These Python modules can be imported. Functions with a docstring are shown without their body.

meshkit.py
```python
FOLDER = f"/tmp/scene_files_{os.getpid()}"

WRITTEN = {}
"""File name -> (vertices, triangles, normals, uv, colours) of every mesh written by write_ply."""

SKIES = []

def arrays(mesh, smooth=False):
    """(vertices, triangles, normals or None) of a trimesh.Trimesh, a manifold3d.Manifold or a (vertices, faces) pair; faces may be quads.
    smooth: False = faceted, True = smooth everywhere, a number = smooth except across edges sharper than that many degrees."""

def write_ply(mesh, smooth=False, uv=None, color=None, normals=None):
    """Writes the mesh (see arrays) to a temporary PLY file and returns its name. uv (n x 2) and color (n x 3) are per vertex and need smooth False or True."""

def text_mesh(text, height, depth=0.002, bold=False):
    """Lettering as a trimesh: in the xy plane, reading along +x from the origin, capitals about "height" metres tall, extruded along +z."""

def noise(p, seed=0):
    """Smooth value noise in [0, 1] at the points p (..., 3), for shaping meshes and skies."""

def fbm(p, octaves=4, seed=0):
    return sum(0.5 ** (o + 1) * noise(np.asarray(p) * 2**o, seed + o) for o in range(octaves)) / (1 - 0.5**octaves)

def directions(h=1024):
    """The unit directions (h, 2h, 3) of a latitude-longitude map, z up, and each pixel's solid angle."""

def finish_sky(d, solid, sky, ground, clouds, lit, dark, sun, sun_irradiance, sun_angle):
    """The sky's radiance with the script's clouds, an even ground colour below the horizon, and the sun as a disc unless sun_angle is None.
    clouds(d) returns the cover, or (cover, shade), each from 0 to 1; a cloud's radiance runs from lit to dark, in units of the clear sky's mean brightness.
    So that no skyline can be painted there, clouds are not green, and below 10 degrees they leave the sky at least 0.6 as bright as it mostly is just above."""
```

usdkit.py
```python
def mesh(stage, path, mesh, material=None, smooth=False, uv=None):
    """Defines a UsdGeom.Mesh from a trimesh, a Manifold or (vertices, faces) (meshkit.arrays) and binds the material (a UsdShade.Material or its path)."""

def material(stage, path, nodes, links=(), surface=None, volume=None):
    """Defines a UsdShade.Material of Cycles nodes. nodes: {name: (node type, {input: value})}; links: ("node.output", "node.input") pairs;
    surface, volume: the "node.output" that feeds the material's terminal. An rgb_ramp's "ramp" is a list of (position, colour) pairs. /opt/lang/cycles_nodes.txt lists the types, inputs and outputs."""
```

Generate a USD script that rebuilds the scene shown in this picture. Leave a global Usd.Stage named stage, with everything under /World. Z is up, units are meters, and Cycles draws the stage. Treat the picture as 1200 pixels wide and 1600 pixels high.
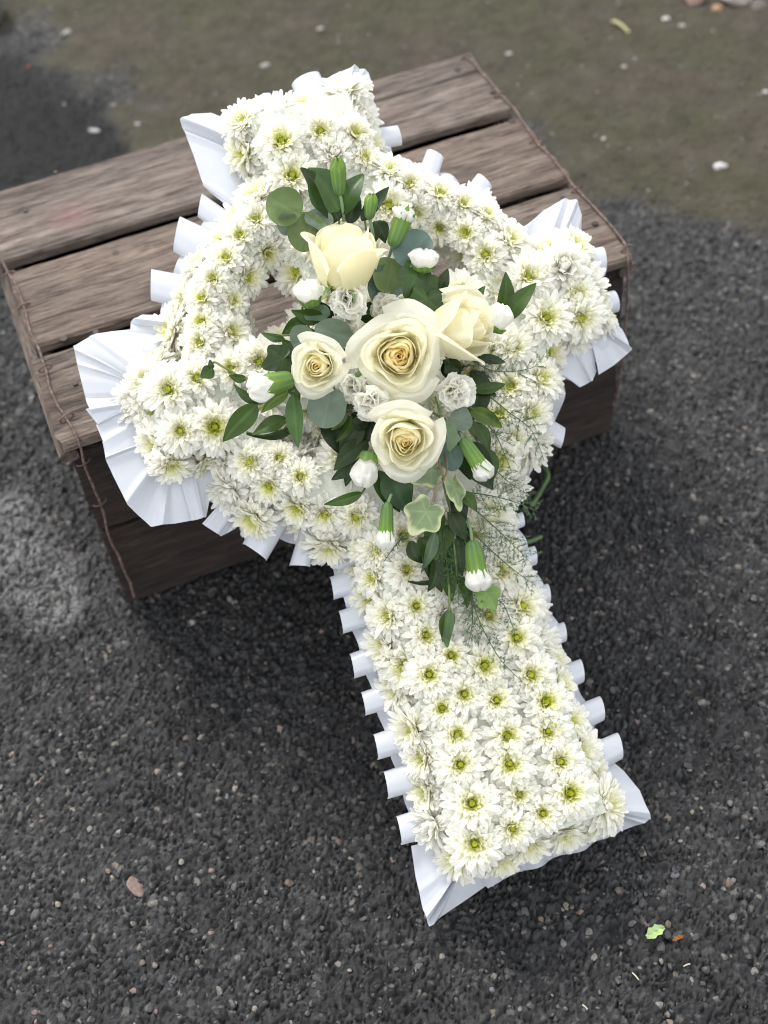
import math, numpy as np, trimesh, usdkit, meshkit
from pxr import Usd, UsdGeom, UsdLux, UsdShade, Sdf, Gf, Vt
from scipy.spatial import cKDTree
from scipy.interpolate import CubicSpline, PchipInterpolator
from shapely.geometry import Polygon, Point, LineString, box as sbox
from shapely.ops import unary_union, nearest_points
from shapely import contains_xy, prepare, distance as sdist, points as spoints

stage = Usd.Stage.CreateInMemory()
UsdGeom.SetStageUpAxis(stage, UsdGeom.Tokens.z)
UsdGeom.SetStageMetersPerUnit(stage, 1.0)
world = UsdGeom.Xform.Define(stage, '/World')
stage.SetDefaultPrim(world.GetPrim())
UsdGeom.Scope.Define(stage, '/World/Looks')

# ------------------------------------------------------------------ camera
F = 2099.70419                        # focal length in pixels of a 1200 px wide picture
CAM = np.array([-0.235931226, -0.979667128, 1.03566421])
RV = np.array([-2.40936192, 0.497438433, -0.0779511777])
from scipy.spatial.transform import Rotation
RC = Rotation.from_rotvec(RV).as_matrix()           # columns: right, down, forward
cam = UsdGeom.Camera.Define(stage, '/World/camera')
M = np.eye(4)
M[0, :3], M[1, :3], M[2, :3], M[3, :3] = RC[:, 0], -RC[:, 1], -RC[:, 2], CAM
cam.AddTransformOp().Set(Gf.Matrix4d(*M.ravel()))
cam.CreateHorizontalApertureAttr(36.0)
cam.CreateVerticalApertureAttr(48.0)
cam.CreateFocalLengthAttr(36.0 * F / 1200)
cam.CreateClippingRangeAttr(Gf.Vec2f(0.05, 200))
cam.CreateFStopAttr(5.8)
cam.CreateFocusDistanceAttr(1.02)
cam.CreateExposureAttr(1.38)

# ------------------------------------------------------------------ sky and soft sun (bright overcast)
SUN_AZ, SUN_EL = math.radians(-9), math.radians(49.5)      # azimuth from +y towards +x
to_sun = np.array([math.sin(SUN_AZ) * math.cos(SUN_EL), math.cos(SUN_AZ) * math.cos(SUN_EL), math.sin(SUN_EL)])
usdkit.material(stage, '/World/Looks/sky', {
    'sky': ('sky_texture', {'sky_type': 'single_scattering', 'sun_disc': False, 'sun_elevation': SUN_EL, 'sun_rotation': SUN_AZ}),
    'tc': ('texture_coordinate', {}),
    'n': ('noise_texture', {'scale': 2.2, 'detail': 4.0}),
    'r': ('rgb_ramp', {'ramp': [(0.25, (0.55, 0.55, 0.55)), (0.7, (1, 1, 1))]}),
    'm': ('mix_color', {'b': (9.0, 9.1, 9.3)}),
    'b': ('background_shader', {'strength': 0.07})},
    [('tc.generated', 'n.vector'), ('n.fac', 'r.fac'), ('r.color', 'm.fac'), ('sky.color', 'm.a'), ('m.result', 'b.color')], surface='b.background')
dome = UsdLux.DomeLight.Define(stage, '/World/sky')
UsdShade.MaterialBindingAPI.Apply(dome.GetPrim()).Bind(UsdShade.Material.Get(stage, '/World/Looks/sky'))
dome.GetPrim().SetCustomDataByKey('kind', 'structure')
sun = UsdLux.DistantLight.Define(stage, '/World/sun')
sun.CreateNormalizeAttr(True); sun.CreateIntensityAttr(0.34); sun.CreateAngleAttr(18.0); sun.CreateColorAttr(Gf.Vec3f(1, 0.97, 0.93))
zq = Rotation.align_vectors([to_sun], [[0, 0, 1]])[0].as_matrix()
Ms = np.eye(4); Ms[:3, :3] = zq.T
sun.AddTransformOp().Set(Gf.Matrix4d(*Ms.ravel()))

# ------------------------------------------------------------------ helpers
rng = np.random.default_rng(7)
used = {}
def numbered(path):
    k = used.get(path, 0); used[path] = k + 1
    return path if k == 0 else f'{path}_{k:03d}'
def tag(p, label=None, cat=None, group=None, kind=None):
    for k, v in (('label', label), ('category', cat), ('group', group), ('kind', kind)):
        if v: p.SetCustomDataByKey(k, v)
    return p
def path_of(parent): return '/World' if parent is None else str(parent.GetPath())
def obj(name, mesh, mat, parent=None, smooth=True, col=None):
    pth = numbered(path_of(parent) + '/' + name)
    m = usdkit.mesh(stage, pth, mesh, '/World/Looks/' + mat, smooth=smooth)
    if col is not None:
        col = np.asarray(col, np.float32)
        flat = col.shape[0] == 1 or np.all(col == col[0])
        if flat: col = col[:1]
        UsdGeom.PrimvarsAPI(m).CreatePrimvar('col', Sdf.ValueTypeNames.Color3fArray, 'constant' if flat else 'vertex').Set(Vt.Vec3fArray.FromNumpy(np.asarray(col, np.float32)))
    return m.GetPrim()
def thing(name, label=None, cat=None, loc=(0, 0, 0), group=None, parent=None):
    x = UsdGeom.Xform.Define(stage, numbered(path_of(parent) + '/' + name))
    if tuple(loc) != (0, 0, 0): x.AddTranslateOp().Set(Gf.Vec3d(*map(float, loc)))
    return tag(x.GetPrim(), label, cat, group)
def setm(prim_xf, R, t, s=1.0):
    A = np.eye(4); A[:3, :3] = (np.asarray(R) * s).T; A[3, :3] = t
    prim_xf.AddTransformOp().Set(Gf.Matrix4d(*A.ravel()))
def unit(v): v = np.asarray(v, float); return v / max(np.linalg.norm(v), 1e-12)
def frame(z, x=None, spin=0.0):
    z = unit(z); x = np.array([1., 0, 0]) if x is None else np.asarray(x, float)
    if abs(unit(x) @ z) > .98: x = np.array([0., 1, 0])
    x = unit(x - z * (x @ z)); y = np.cross(z, x)
    c, s = math.cos(spin), math.sin(spin)
    return np.c_[x * c + y * s, -x * s + y * c, z]
def sm(x, a, b):
    t = np.clip((np.asarray(x, float) - a) / (b - a), 0, 1); return t * t * (3 - 2 * t)
def grid_faces(nu, nv, off=0, wrap=False):
    """quads of an nu x nv grid of points (index i*nv + j)"""
    I, J = np.meshgrid(np.arange(nu if wrap else nu - 1), np.arange(nv - 1), indexing='ij')
    I2 = (I + 1) % nu
    q = np.stack([I * nv + J, I2 * nv + J, I2 * nv + J + 1, I * nv + J + 1], -1).reshape(-1, 4) + off
    return np.vstack([q[:, [0, 1, 2]], q[:, [0, 2, 3]]])
class MB:
    def __init__(s): s.v, s.f, s.c, s.n = [], [], [], 0
    def add(s, v, f, c=None):
        v = np.asarray(v, float).reshape(-1, 3); s.v.append(v); s.f.append(np.asarray(f) + s.n); s.n += len(v)
        s.c.append(np.broadcast_to(np.asarray((1, 1, 1) if c is None else c, float), v.shape))
    def grid(s, P, c=None, wrap=False):
        nu, nv = P.shape[:2]
        s.add(P.reshape(-1, 3), grid_faces(nu, nv, 0, wrap), None if c is None else np.asarray(c).reshape(-1, 3) if np.ndim(c) > 1 else c)
    def tube(s, pts, r, k=6, c=None):
        pts = np.asarray(pts, float); n = len(pts); r = np.broadcast_to(np.asarray(r, float), (n,))
        T = np.gradient(pts, axis=0); T /= np.maximum(np.linalg.norm(T, axis=1, keepdims=True), 1e-9)
        up = unit(np.cross(T[0], [0.3, 0.5, 0.81])); ring = []
        for i in range(n):
            up = unit(up - T[i] * (up @ T[i])); w = np.cross(T[i], up); a = np.arange(k) * 2 * np.pi / k
            ring.append(pts[i] + r[i] * (np.cos(a)[:, None] * up + np.sin(a)[:, None] * w))
        s.grid(np.array(ring).transpose(1, 0, 2), c, wrap=True)
        a0 = s.n; v = np.vstack([ring[0], ring[-1]]); f = [(0, j + 1, j) for j in range(1, k - 1)] + [(k, k + j, k + j + 1) for j in range(1, k - 1)]
        s.add(v, f, c if np.ndim(c) <= 1 else None)
    def mesh(s): return (np.vstack(s.v), np.vstack(s.f))
    def col(s): return np.vstack(s.c)
    def build(s, name, mat, parent=None, smooth=True, color=False, T=None):
        v, f = s.mesh()
        if T is not None: v = v @ T[0].T + T[1]
        return obj(name, (v, f), mat, parent, smooth, s.col() if color else None)
def lerp(a, b, t): return np.asarray(a, float) + (np.asarray(b, float) - np.asarray(a, float)) * np.asarray(t)[..., None]
def smooth_path(pts, n):
    pts = np.asarray(pts, float)
    if len(pts) == 2: return lerp(pts[0], pts[1], np.linspace(0, 1, n))
    d = np.r_[0, np.cumsum(np.linalg.norm(np.diff(pts, axis=0), axis=1))]
    return PchipInterpolator(d, pts)(np.linspace(0, d[-1], n))

# plane of the leaning cross (its underside), measured on the photograph
O = np.array([-4.28698367e-03, -2.08038562e-01, 2.54572570e-01])
Q = Rotation.from_rotvec([5.76427012e-01, -1.22563381e-02, -3.34324951e-02]).as_matrix()
CW, CD, CH = 0.5212, 0.36, 0.2382             # crate width, depth, height
def ray(px, py): return RC @ np.array([(px - 600) / F, (py - 800) / F, 1.0])
def at(px, py, h=0.0):                           # point at height h over the cross's underside
    d, o = ray(px, py), O + Q[:, 2] * h
    return CAM + d * (((o - CAM) @ Q[:, 2]) / (d @ Q[:, 2]))
def atz(px, py, z=0.0):                          # point on a level plane
    d = ray(px, py); return CAM + d * ((z - CAM[2]) / d[2])
def aty(px, py, y):
    d = ray(px, py); return CAM + d * ((y - CAM[1]) / d[1])
def hm(h): return .0665 + (h - .075) * .74
def loc(w): return (np.asarray(w) - O) @ Q       # world -> cross plane
def wld(l): return np.asarray(l) @ Q.T + O
def dirw(l): return Q @ np.asarray(l, float)

# ------------------------------------------------------------------ materials
def mat(name, nodes, links, surface): usdkit.material(stage, '/World/Looks/' + name, nodes, links, surface=surface)
def petal_mat(name, base=None, trans=0.25, rough=0.55, spec=0.3, bump=0.0, bscale=900, var=0.0, tint=(1, 1, 1)):
    n = {'p': ('principled_bsdf', {'roughness': rough, 'specular_ior_level': spec}), 't': ('translucent_bsdf', {}), 'm': ('mix_closure', {'fac': trans})}
    l = [('p.BSDF', 'm.closure1'), ('t.BSDF', 'm.closure2')]
    if base is None:
        n['a'] = ('attribute', {'attribute': 'col'}); src = 'a.color'
    else:
        n['a'] = ('color', {'value': base}); src = 'a.color'
    if var:
        n['g'] = ('geometry', {}); n['nz'] = ('noise_texture', {'scale': 60.0, 'detail': 4.0})
        n['r'] = ('rgb_ramp', {'ramp': [(0.3, (1 - var,) * 3), (0.7, (1 + var * .6,) * 3)]}); n['mm'] = ('mix_color', {'blend_type': 'multiply', 'fac': 1.0})
        l += [('g.position', 'nz.vector'), ('nz.fac', 'r.fac'), (src, 'mm.a'), ('r.color', 'mm.b')]; src = 'mm.result'
    l += [(src, 'p.base_color'), (src, 't.color')]
    if bump:
        n['g2'] = ('geometry', {}); n['bn'] = ('noise_texture', {'scale': float(bscale), 'detail': 3.0}); n['b'] = ('bump', {'strength': bump, 'distance': 0.0006})
        l += [('g2.position', 'bn.vector'), ('bn.fac', 'b.height'), ('b.normal', 'p.normal')]
    mat(name, n, l, 'm.closure')
petal_mat('chrysanthemum_petal', trans=0.5, rough=0.6, spec=0.25)
petal_mat('eye_green', (0.52, 0.58, 0.04), trans=0.1, var=.3)
petal_mat('rose_petal', trans=0.56, rough=0.5, spec=0.3, bump=0.25, bscale=500)
petal_mat('carnation_petal', (0.955, 0.945, 0.885), trans=0.52, bump=.2)
petal_mat('calyx', trans=0.08, rough=0.45, var=.2)
petal_mat('leaf', trans=0.16, rough=0.40, spec=0.38, var=.28, bump=.3, bscale=420)
petal_mat('leaf_matte', trans=0.12, rough=0.6, spec=0.3, var=.16, bump=.25, bscale=420)
petal_mat('stem', trans=0.0, rough=0.5, var=.25)
petal_mat('fern', trans=0.15, rough=0.6)
petal_mat('ribbon', (0.62, 0.64, 0.685), trans=0.2, rough=0.27, spec=0.45, bump=.05, bscale=1500)
petal_mat('foam', (0.62, 0.64, 0.55), trans=0.0, rough=0.9, bump=.6)

def wood_mat(name, tones, off, along='x', dark=0.0):
    sc = {'x': (17.0, 105.0, 105.0), 'y': (105.0, 17.0, 105.0), 'z': (105.0, 105.0, 17.0)}[along]
    sc2 = {'x': (6.0, 16.0, 16.0), 'y': (16.0, 6.0, 16.0), 'z': (16.0, 16.0, 6.0)}[along]
    sc3 = {'x': (22.0, 330.0, 330.0), 'y': (330.0, 22.0, 330.0), 'z': (330.0, 330.0, 22.0)}[along]
    mat(name, {
        'g': ('geometry', {}),
        'mp': ('mapping', {'location': off, 'scale': sc}), 'mp2': ('mapping', {'location': off, 'scale': sc2}), 'mp3': ('mapping', {'location': off, 'scale': sc3}),
        'n1': ('noise_texture', {'scale': 1.0, 'detail': 6.0, 'roughness': 0.72, 'distortion': 0.45}),
        'n2': ('noise_texture', {'scale': 1.0, 'detail': 4.0, 'roughness': 0.6}),
        'n3': ('noise_texture', {'scale': 1.0, 'detail': 5.0, 'roughness': 0.7}),
        'r1': ('rgb_ramp', {'ramp': [(0.28, tones[0]), (0.45, tones[1]), (0.58, tones[2]), (0.75, tones[3])]}),
        'r2': ('rgb_ramp', {'ramp': [(0.3, (0.55, 0.52, 0.50)), (0.5, (1, 1, 1)), (0.72, (1.25, 1.2, 1.16))]}),
        'r3': ('rgb_ramp', {'ramp': [(0.38, (0.22, 0.19, 0.17)), (0.46, (0.95, 0.95, 0.95)), (0.6, (1.0, 1.0, 1.0)), (0.72, (1.5, 1.48, 1.45))]}),
        'm1': ('mix_color', {'blend_type': 'multiply', 'fac': 1.0}), 'm2': ('mix_color', {'blend_type': 'multiply', 'fac': 0.85}),
        # old paint rubbed into the back board
        'ds': ('vector_math', {'math_type': 'distance', 'vector2': tuple(STAIN)}),
        'dn': ('math', {'math_type': 'multiply_add', 'value2': 0.035, 'value3': 0.0}),
        'da': ('math', {'math_type': 'subtract'}), 'dr': ('map_range', {'from_min': 0.012, 'from_max': -0.016, 'to_min': 0.0, 'to_max': 0.28, 'clamp': True}),
        'm3': ('mix_color', {'b': (0.33, 0.12, 0.14)}),
        'ad': ('math', {'math_type': 'multiply_add', 'value2': 0.55}),
        'b': ('bump', {'strength': 1.0, 'distance': 0.003}),
        'p': ('principled_bsdf', {'roughness': 0.72, 'specular_ior_level': 0.3})},
        [('g.position', 'mp.vector'), ('g.position', 'mp2.vector'), ('g.position', 'mp3.vector'), ('mp.vector', 'n1.vector'), ('mp2.vector', 'n2.vector'), ('mp3.vector', 'n3.vector'),
         ('n1.fac', 'r1.fac'), ('n2.fac', 'r2.fac'), ('n3.fac', 'r3.fac'), ('r1.color', 'm1.a'), ('r2.color', 'm1.b'), ('m1.result', 'm2.a'), ('r3.color', 'm2.b'),
         ('g.position', 'ds.vector1'), ('n1.fac', 'dn.value1'), ('ds.value', 'da.value1'), ('dn.value', 'da.value2'), ('da.value', 'dr.value'), ('dr.result', 'm3.fac'), ('m2.result', 'm3.a'),
         ('m3.result', 'p.base_color'), ('n1.fac', 'ad.value1'), ('n3.fac', 'ad.value3'), ('ad.value', 'b.height'), ('b.normal', 'p.normal')], 'p.BSDF')
STAIN = atz(112, 338, CH)
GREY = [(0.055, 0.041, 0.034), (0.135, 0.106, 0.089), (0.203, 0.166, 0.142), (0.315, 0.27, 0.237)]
SHADEDW = [(0.010, 0.007, 0.0055), (0.022, 0.015, 0.012), (0.034, 0.024, 0.020), (0.06, 0.046, 0.039)]  # same crate wood, its tones darkened to paint in the front face shade
wood_mat('wood_a', GREY, (0.3, 1.7, 4.1))
wood_mat('wood_b', [tuple(np.array(c) * (1.0, .95, .9)) for c in GREY], (2.3, 5.7, 1.1))
wood_mat('wood_c', [tuple(np.array(c) * (1.02, 1.0, .96)) for c in GREY], (7.3, 3.7, 8.1))
wood_mat('wood_shaded', SHADEDW, (4.3, 2.7, 6.1))
wood_mat('wood_end', [tuple(np.array(c) * .8) for c in GREY], (1.3, 9.7, 2.1), 'y')
mat('rusty_wire', {'g': ('geometry', {}), 'n': ('noise_texture', {'scale': 220.0, 'detail': 3.0}), 'r': ('rgb_ramp', {'ramp': [(0.3, (0.05, 0.035, 0.030)), (0.55, (0.13, 0.085, 0.07)), (0.75, (0.24, 0.17, 0.15))]}),
    'p': ('principled_bsdf', {'roughness': 0.7, 'metallic': 0.25})}, [('g.position', 'n.vector'), ('n.fac', 'r.fac'), ('r.color', 'p.base_color')], 'p.BSDF')

# ------------------------------------------------------------------ ground
def px_of(w):
    q = (np.asarray(w) - CAM) @ RC; return 600 + F * q[:, 0] / q[:, 2], 800 + F * q[:, 1] / q[:, 2]
moss_poly = Polygon([atz(*p)[:2] for p in [(2200, 400), (1500, 395), (1200, 372), (1060, 352), (960, 340), (880, 330), (740, 170), (600, 165), (420, 215), (335, 290), (250, 225), (180, 150), (100, 92), (40, 60), (-300, 30)]] + [(-30, 20.), (30, 20.)])
moss_poly = moss_poly.buffer(0)
wet_sheen_c = [(atz(40, 880)[:2], .06), (atz(80, 945)[:2], .035), (atz(10, 820)[:2], .05)]  # spots of glossy water that also carry the painted pale sheen
def moss_of(xy):
    d = sdist(spoints(xy), moss_poly.boundary) * np.where(contains_xy(moss_poly, xy[:, 0], xy[:, 1]), 1, -1)
    n = meshkit.fbm(np.c_[xy * 9, np.zeros(len(xy))], 5, 3) - .5
    return sm(d + n * .27, -.03, .04)
def wet_sheen_of(xy):
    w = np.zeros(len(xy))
    for c, r in wet_sheen_c: w = np.maximum(w, 1 - sm(np.linalg.norm(xy - c, axis=1), r * .5, r * 1.3))
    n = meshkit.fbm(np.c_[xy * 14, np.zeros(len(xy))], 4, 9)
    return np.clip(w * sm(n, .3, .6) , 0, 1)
def axis_pts(a, b, step, far):
    core = np.arange(a, b + step / 2, step); g = np.geomspace(.05, far, 24)
    return np.r_[a - g[::-1], core, b + g]
def swell(xy): return (meshkit.fbm(np.c_[xy * 3, np.zeros(len(xy))], 3, 5) - .5) * .006
def in_frame(xy, m):
    x, y = px_of(np.c_[xy, np.zeros(len(xy))]); return (x > -m) & (x < 1200 + m) & (y > -m) & (y < 1600 + m)
gx, gy = axis_pts(-.85, 1.2, .02, 25), axis_pts(-1.0, 1.5, .02, 25)
GX, GY = np.meshgrid(gx, gy, indexing='ij'); XY = np.c_[GX.ravel(), GY.ravel()]
near = (np.abs(XY[:, 0]) < 1.4) & (np.abs(XY[:, 1]) < 1.7)
gz0 = np.where(near, swell(XY), 0) - .0006 - .012 * (in_frame(XY, 60) & near)
moss0 = moss_of(XY)
# the part in view: stones bedded in binder, with winding gaps between them
STEP = .0016
fx, fy = np.arange(-.75, 1.05, STEP), np.arange(-.92, 1.25, STEP)
FX, FY = np.meshgrid(fx, fy, indexing='ij'); FXY = np.c_[FX.ravel(), FY.ravel()]
inn = in_frame(FXY, 110) & ~((np.abs(FXY[:, 0]) < CW / 2 - .02) & (np.abs(FXY[:, 1]) < CD / 2 - .02))
idx = -np.ones(len(FXY), int); idx[inn] = np.arange(inn.sum()); FXY = FXY[inn]
fq = grid_faces(len(fx), len(fy)); fq = idx[fq]; fq = fq[(fq >= 0).all(1)]
rg = np.random.default_rng(77); PT = .0046
sx, sy = np.meshgrid(np.arange(-.8, 1.1, PT), np.arange(-.97, 1.3, PT), indexing='ij')
seeds = np.c_[sx.ravel(), sy.ravel()] + rg.uniform(-.6, .6, (sx.size, 2)) * PT
seeds = seeds[rg.random(len(seeds)) > .30]
def n2(p, sc, sd, o=2): return meshkit.fbm(np.c_[p * sc, np.full(len(p), sd * 1.7)], o, sd) - .5
wp = FXY + np.c_[n2(FXY, 330, 1), n2(FXY, 330, 2)] * .0030
dd, ii = cKDTree(seeds).query(wp, k=2); j = ii[:, 0]; gap = dd[:, 1] - dd[:, 0]
ch, tl, tone = rg.normal(0, .0008, len(seeds)), rg.normal(0, .22, (len(seeds), 2)), rg.random(len(seeds))
crev = .0012 + .0062 * np.clip(n2(FXY, 75, 4, 3) + .42, 0, 1) ** 1.6
moss, wet = moss_of(FXY), wet_sheen_of(FXY)
damp_poly = Polygon([atz(*p)[:2] for p in [(-200, 60), (40, 80), (110, 110), (190, 165), (260, 240), (330, 300), (200, 420), (-200, 420)]]).buffer(0)
def damp_of(xy):
    d = sdist(spoints(xy), damp_poly.boundary) * np.where(contains_xy(damp_poly, xy[:, 0], xy[:, 1]), 1, -1)
    return sm(d, -.06, .05)
damp = damp_of(FXY)
tn = np.where(gap > .0007, tone[j], .3 * tone[j])
tn = tn * (1 - .95 * damp)
rel = ch[j] + ((wp - seeds[j]) * tl[j]).sum(1) - (1 - sm(gap, 0, .0013)) * crev - (dd[:, 0] / .004) ** 2 * .0005 + n2(FXY, 620, 6) * .0006 + n2(FXY, 130, 7) * .0022
fz = swell(FXY) + rel * (1 - .62 * moss) * (1 - .5 * damp) + n2(FXY, 45, 8, 4) * .005 * moss + .001 * moss
mat('tarmac', {
    'a': ('attribute', {'attribute': 'col'}), 's': ('separate_color', {}), 'g': ('geometry', {}),
    'n': ('noise_texture', {'scale': 520.0, 'detail': 5.0, 'roughness': 0.7}), 'n2': ('noise_texture', {'scale': 26.0, 'detail': 6.0, 'roughness': 0.6}), 'n3': ('noise_texture', {'scale': 7.0, 'detail': 5.0}),
    'rd': ('rgb_ramp', {'ramp': [(0, (0.010, 0.010, 0.0105)), (.5, (0.022, 0.022, 0.0225)), (.82, (0.036, 0.036, 0.0365)), (.93, (0.058, 0.057, 0.055)), (.98, (0.085, 0.076, 0.066)), (.992, (.15, .125, .10)), (1, (.2, .15, .13))]}),
    'rn': ('rgb_ramp', {'ramp': [(.32, (.5, .5, .5)), (.5, (1, 1, 1)), (.68, (1.7, 1.68, 1.66))]}), 'md': ('mix_color', {'blend_type': 'multiply', 'fac': 1.0}),
    'rp': ('rgb_ramp', {'ramp': [(.32, (.5, .5, .51)), (.5, (1, 1, 1)), (.68, (1.5, 1.49, 1.47))]}), 'mp': ('mix_color', {'blend_type': 'multiply', 'fac': 1.0}),
    'rm': ('rgb_ramp', {'ramp': [(0.28, (0.018, 0.016, 0.012)), (0.45, (0.048, 0.043, 0.031)), (0.58, (0.066, 0.060, 0.046)), (0.75, (0.12, 0.112, 0.094))]}),
    'rg': ('rgb_ramp', {'ramp': [(0.35, (1.08, 1.0, 0.98)), (0.6, (0.95, 1.0, 0.76))]}),
    'mg': ('mix_color', {'blend_type': 'multiply', 'fac': 1.0}), 'ng': ('mix_float', {'fac': 0.5}),
    'c': ('noise_texture', {'scale': 42.0, 'detail': 5.0, 'roughness': .6, 'distortion': 1.5}), 'cr': ('rgb_ramp', {'ramp': [(.44, (0, 0, 0)), (.485, (1, 1, 1)), (.515, (1, 1, 1)), (.56, (0, 0, 0))]}), 'cw': ('math', {'math_type': 'multiply'}), 'sheen_mix': ('mix_color', {'b': (0.15, 0.15, 0.148)}),  # pale web: sky sheen of the wet tarmac painted into its colour
    'm': ('mix_color', {}), 'rl': ('map_range', {'from_min': .35, 'from_max': .65, 'to_min': .2, 'to_max': .46}), 'rr': ('mix_float', {'b': .9}), 'rw': ('mix_float', {'b': 0.15}),
    'b': ('bump', {'strength': 0.9, 'distance': 0.0014}), 'sp': ('map_range', {'from_min': -1.0, 'from_max': 1.0, 'to_min': .0, 'to_max': .72, 'clamp': True}), 'p': ('principled_bsdf', {})},
    [('s.g', 'sp.value'), ('sp.result', 'p.specular_ior_level'), ('a.color', 's.color'), ('g.position', 'n.vector'), ('g.position', 'n2.vector'), ('g.position', 'n3.vector'), ('g.position', 'c.vector'), ('s.b', 'rd.fac'), ('n.fac', 'rn.fac'), ('rd.color', 'md.a'), ('rn.color', 'md.b'), ('n3.fac', 'rp.fac'), ('md.result', 'mp.a'), ('rp.color', 'mp.b'),
     ('n.fac', 'ng.a'), ('n2.fac', 'ng.b'), ('ng.result', 'rm.fac'), ('n3.fac', 'rg.fac'), ('rm.color', 'mg.a'), ('rg.color', 'mg.b'),
     ('c.fac', 'cr.fac'), ('cr.color', 'cw.value1'), ('s.g', 'cw.value2'), ('cw.value', 'sheen_mix.fac'), ('mp.result', 'sheen_mix.a'),
     ('s.r', 'm.fac'), ('sheen_mix.result', 'm.a'), ('mg.result', 'm.b'), ('m.result', 'p.base_color'), ('n3.fac', 'rl.value'), ('rl.result', 'rr.a'), ('s.r', 'rr.fac'), ('rr.result', 'rw.a'), ('s.g', 'rw.fac'), ('rw.result', 'p.roughness'), ('n.fac', 'b.height'), ('b.normal', 'p.normal')], 'p.BSDF')
ground = thing('tarmac'); tag(ground, kind='structure')
obj('ground_sheet', (np.c_[XY, gz0], grid_faces(len(gx), len(gy))), 'tarmac', ground, True, np.c_[moss0, moss0 * 0, moss0 * 0 + .5])
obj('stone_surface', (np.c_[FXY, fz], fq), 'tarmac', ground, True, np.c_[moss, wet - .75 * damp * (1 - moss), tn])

# bitumen-coated aggregate bedded in the tarmac
def stone_mesh(seed, sub=2, flat=.75, rough=.35):
    r = np.random.default_rng(seed); s = trimesh.creation.icosphere(subdivisions=sub)
    v = np.array(s.vertices)
    for _ in range(10):                                 # knock flat facets off
        d = unit(r.normal(size=3)); c = r.uniform(.58, .85); k = v @ d; v = v - np.outer(np.maximum(k - c, 0) * .9, d)
    v *= 1 + rough * (meshkit.fbm(v * 1.6 + seed * 3.1, 3, seed)[:, None] - .5)
    return v * (1.15, r.uniform(.78, 1.05), flat), np.array(s.faces)
mat('pale_stone', {
    'a': ('attribute', {'attribute': 'col'}), 'g': ('geometry', {}), 'n': ('noise_texture', {'scale': 330.0, 'detail': 5.0, 'roughness': .7}), 'rn': ('rgb_ramp', {'ramp': [(.3, (.5, .48, .46)), (.6, (1.1, 1.1, 1.1))]}),
    'm': ('mix_color', {'blend_type': 'multiply', 'fac': 1.0}), 'b': ('bump', {'strength': .5, 'distance': .0012}), 'p': ('principled_bsdf', {'roughness': .6})},
    [('g.position', 'n.vector'), ('n.fac', 'rn.fac'), ('a.color', 'm.a'), ('rn.color', 'm.b'), ('m.result', 'p.base_color'), ('n.fac', 'b.height'), ('b.normal', 'p.normal')], 'p.BSDF')
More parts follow.
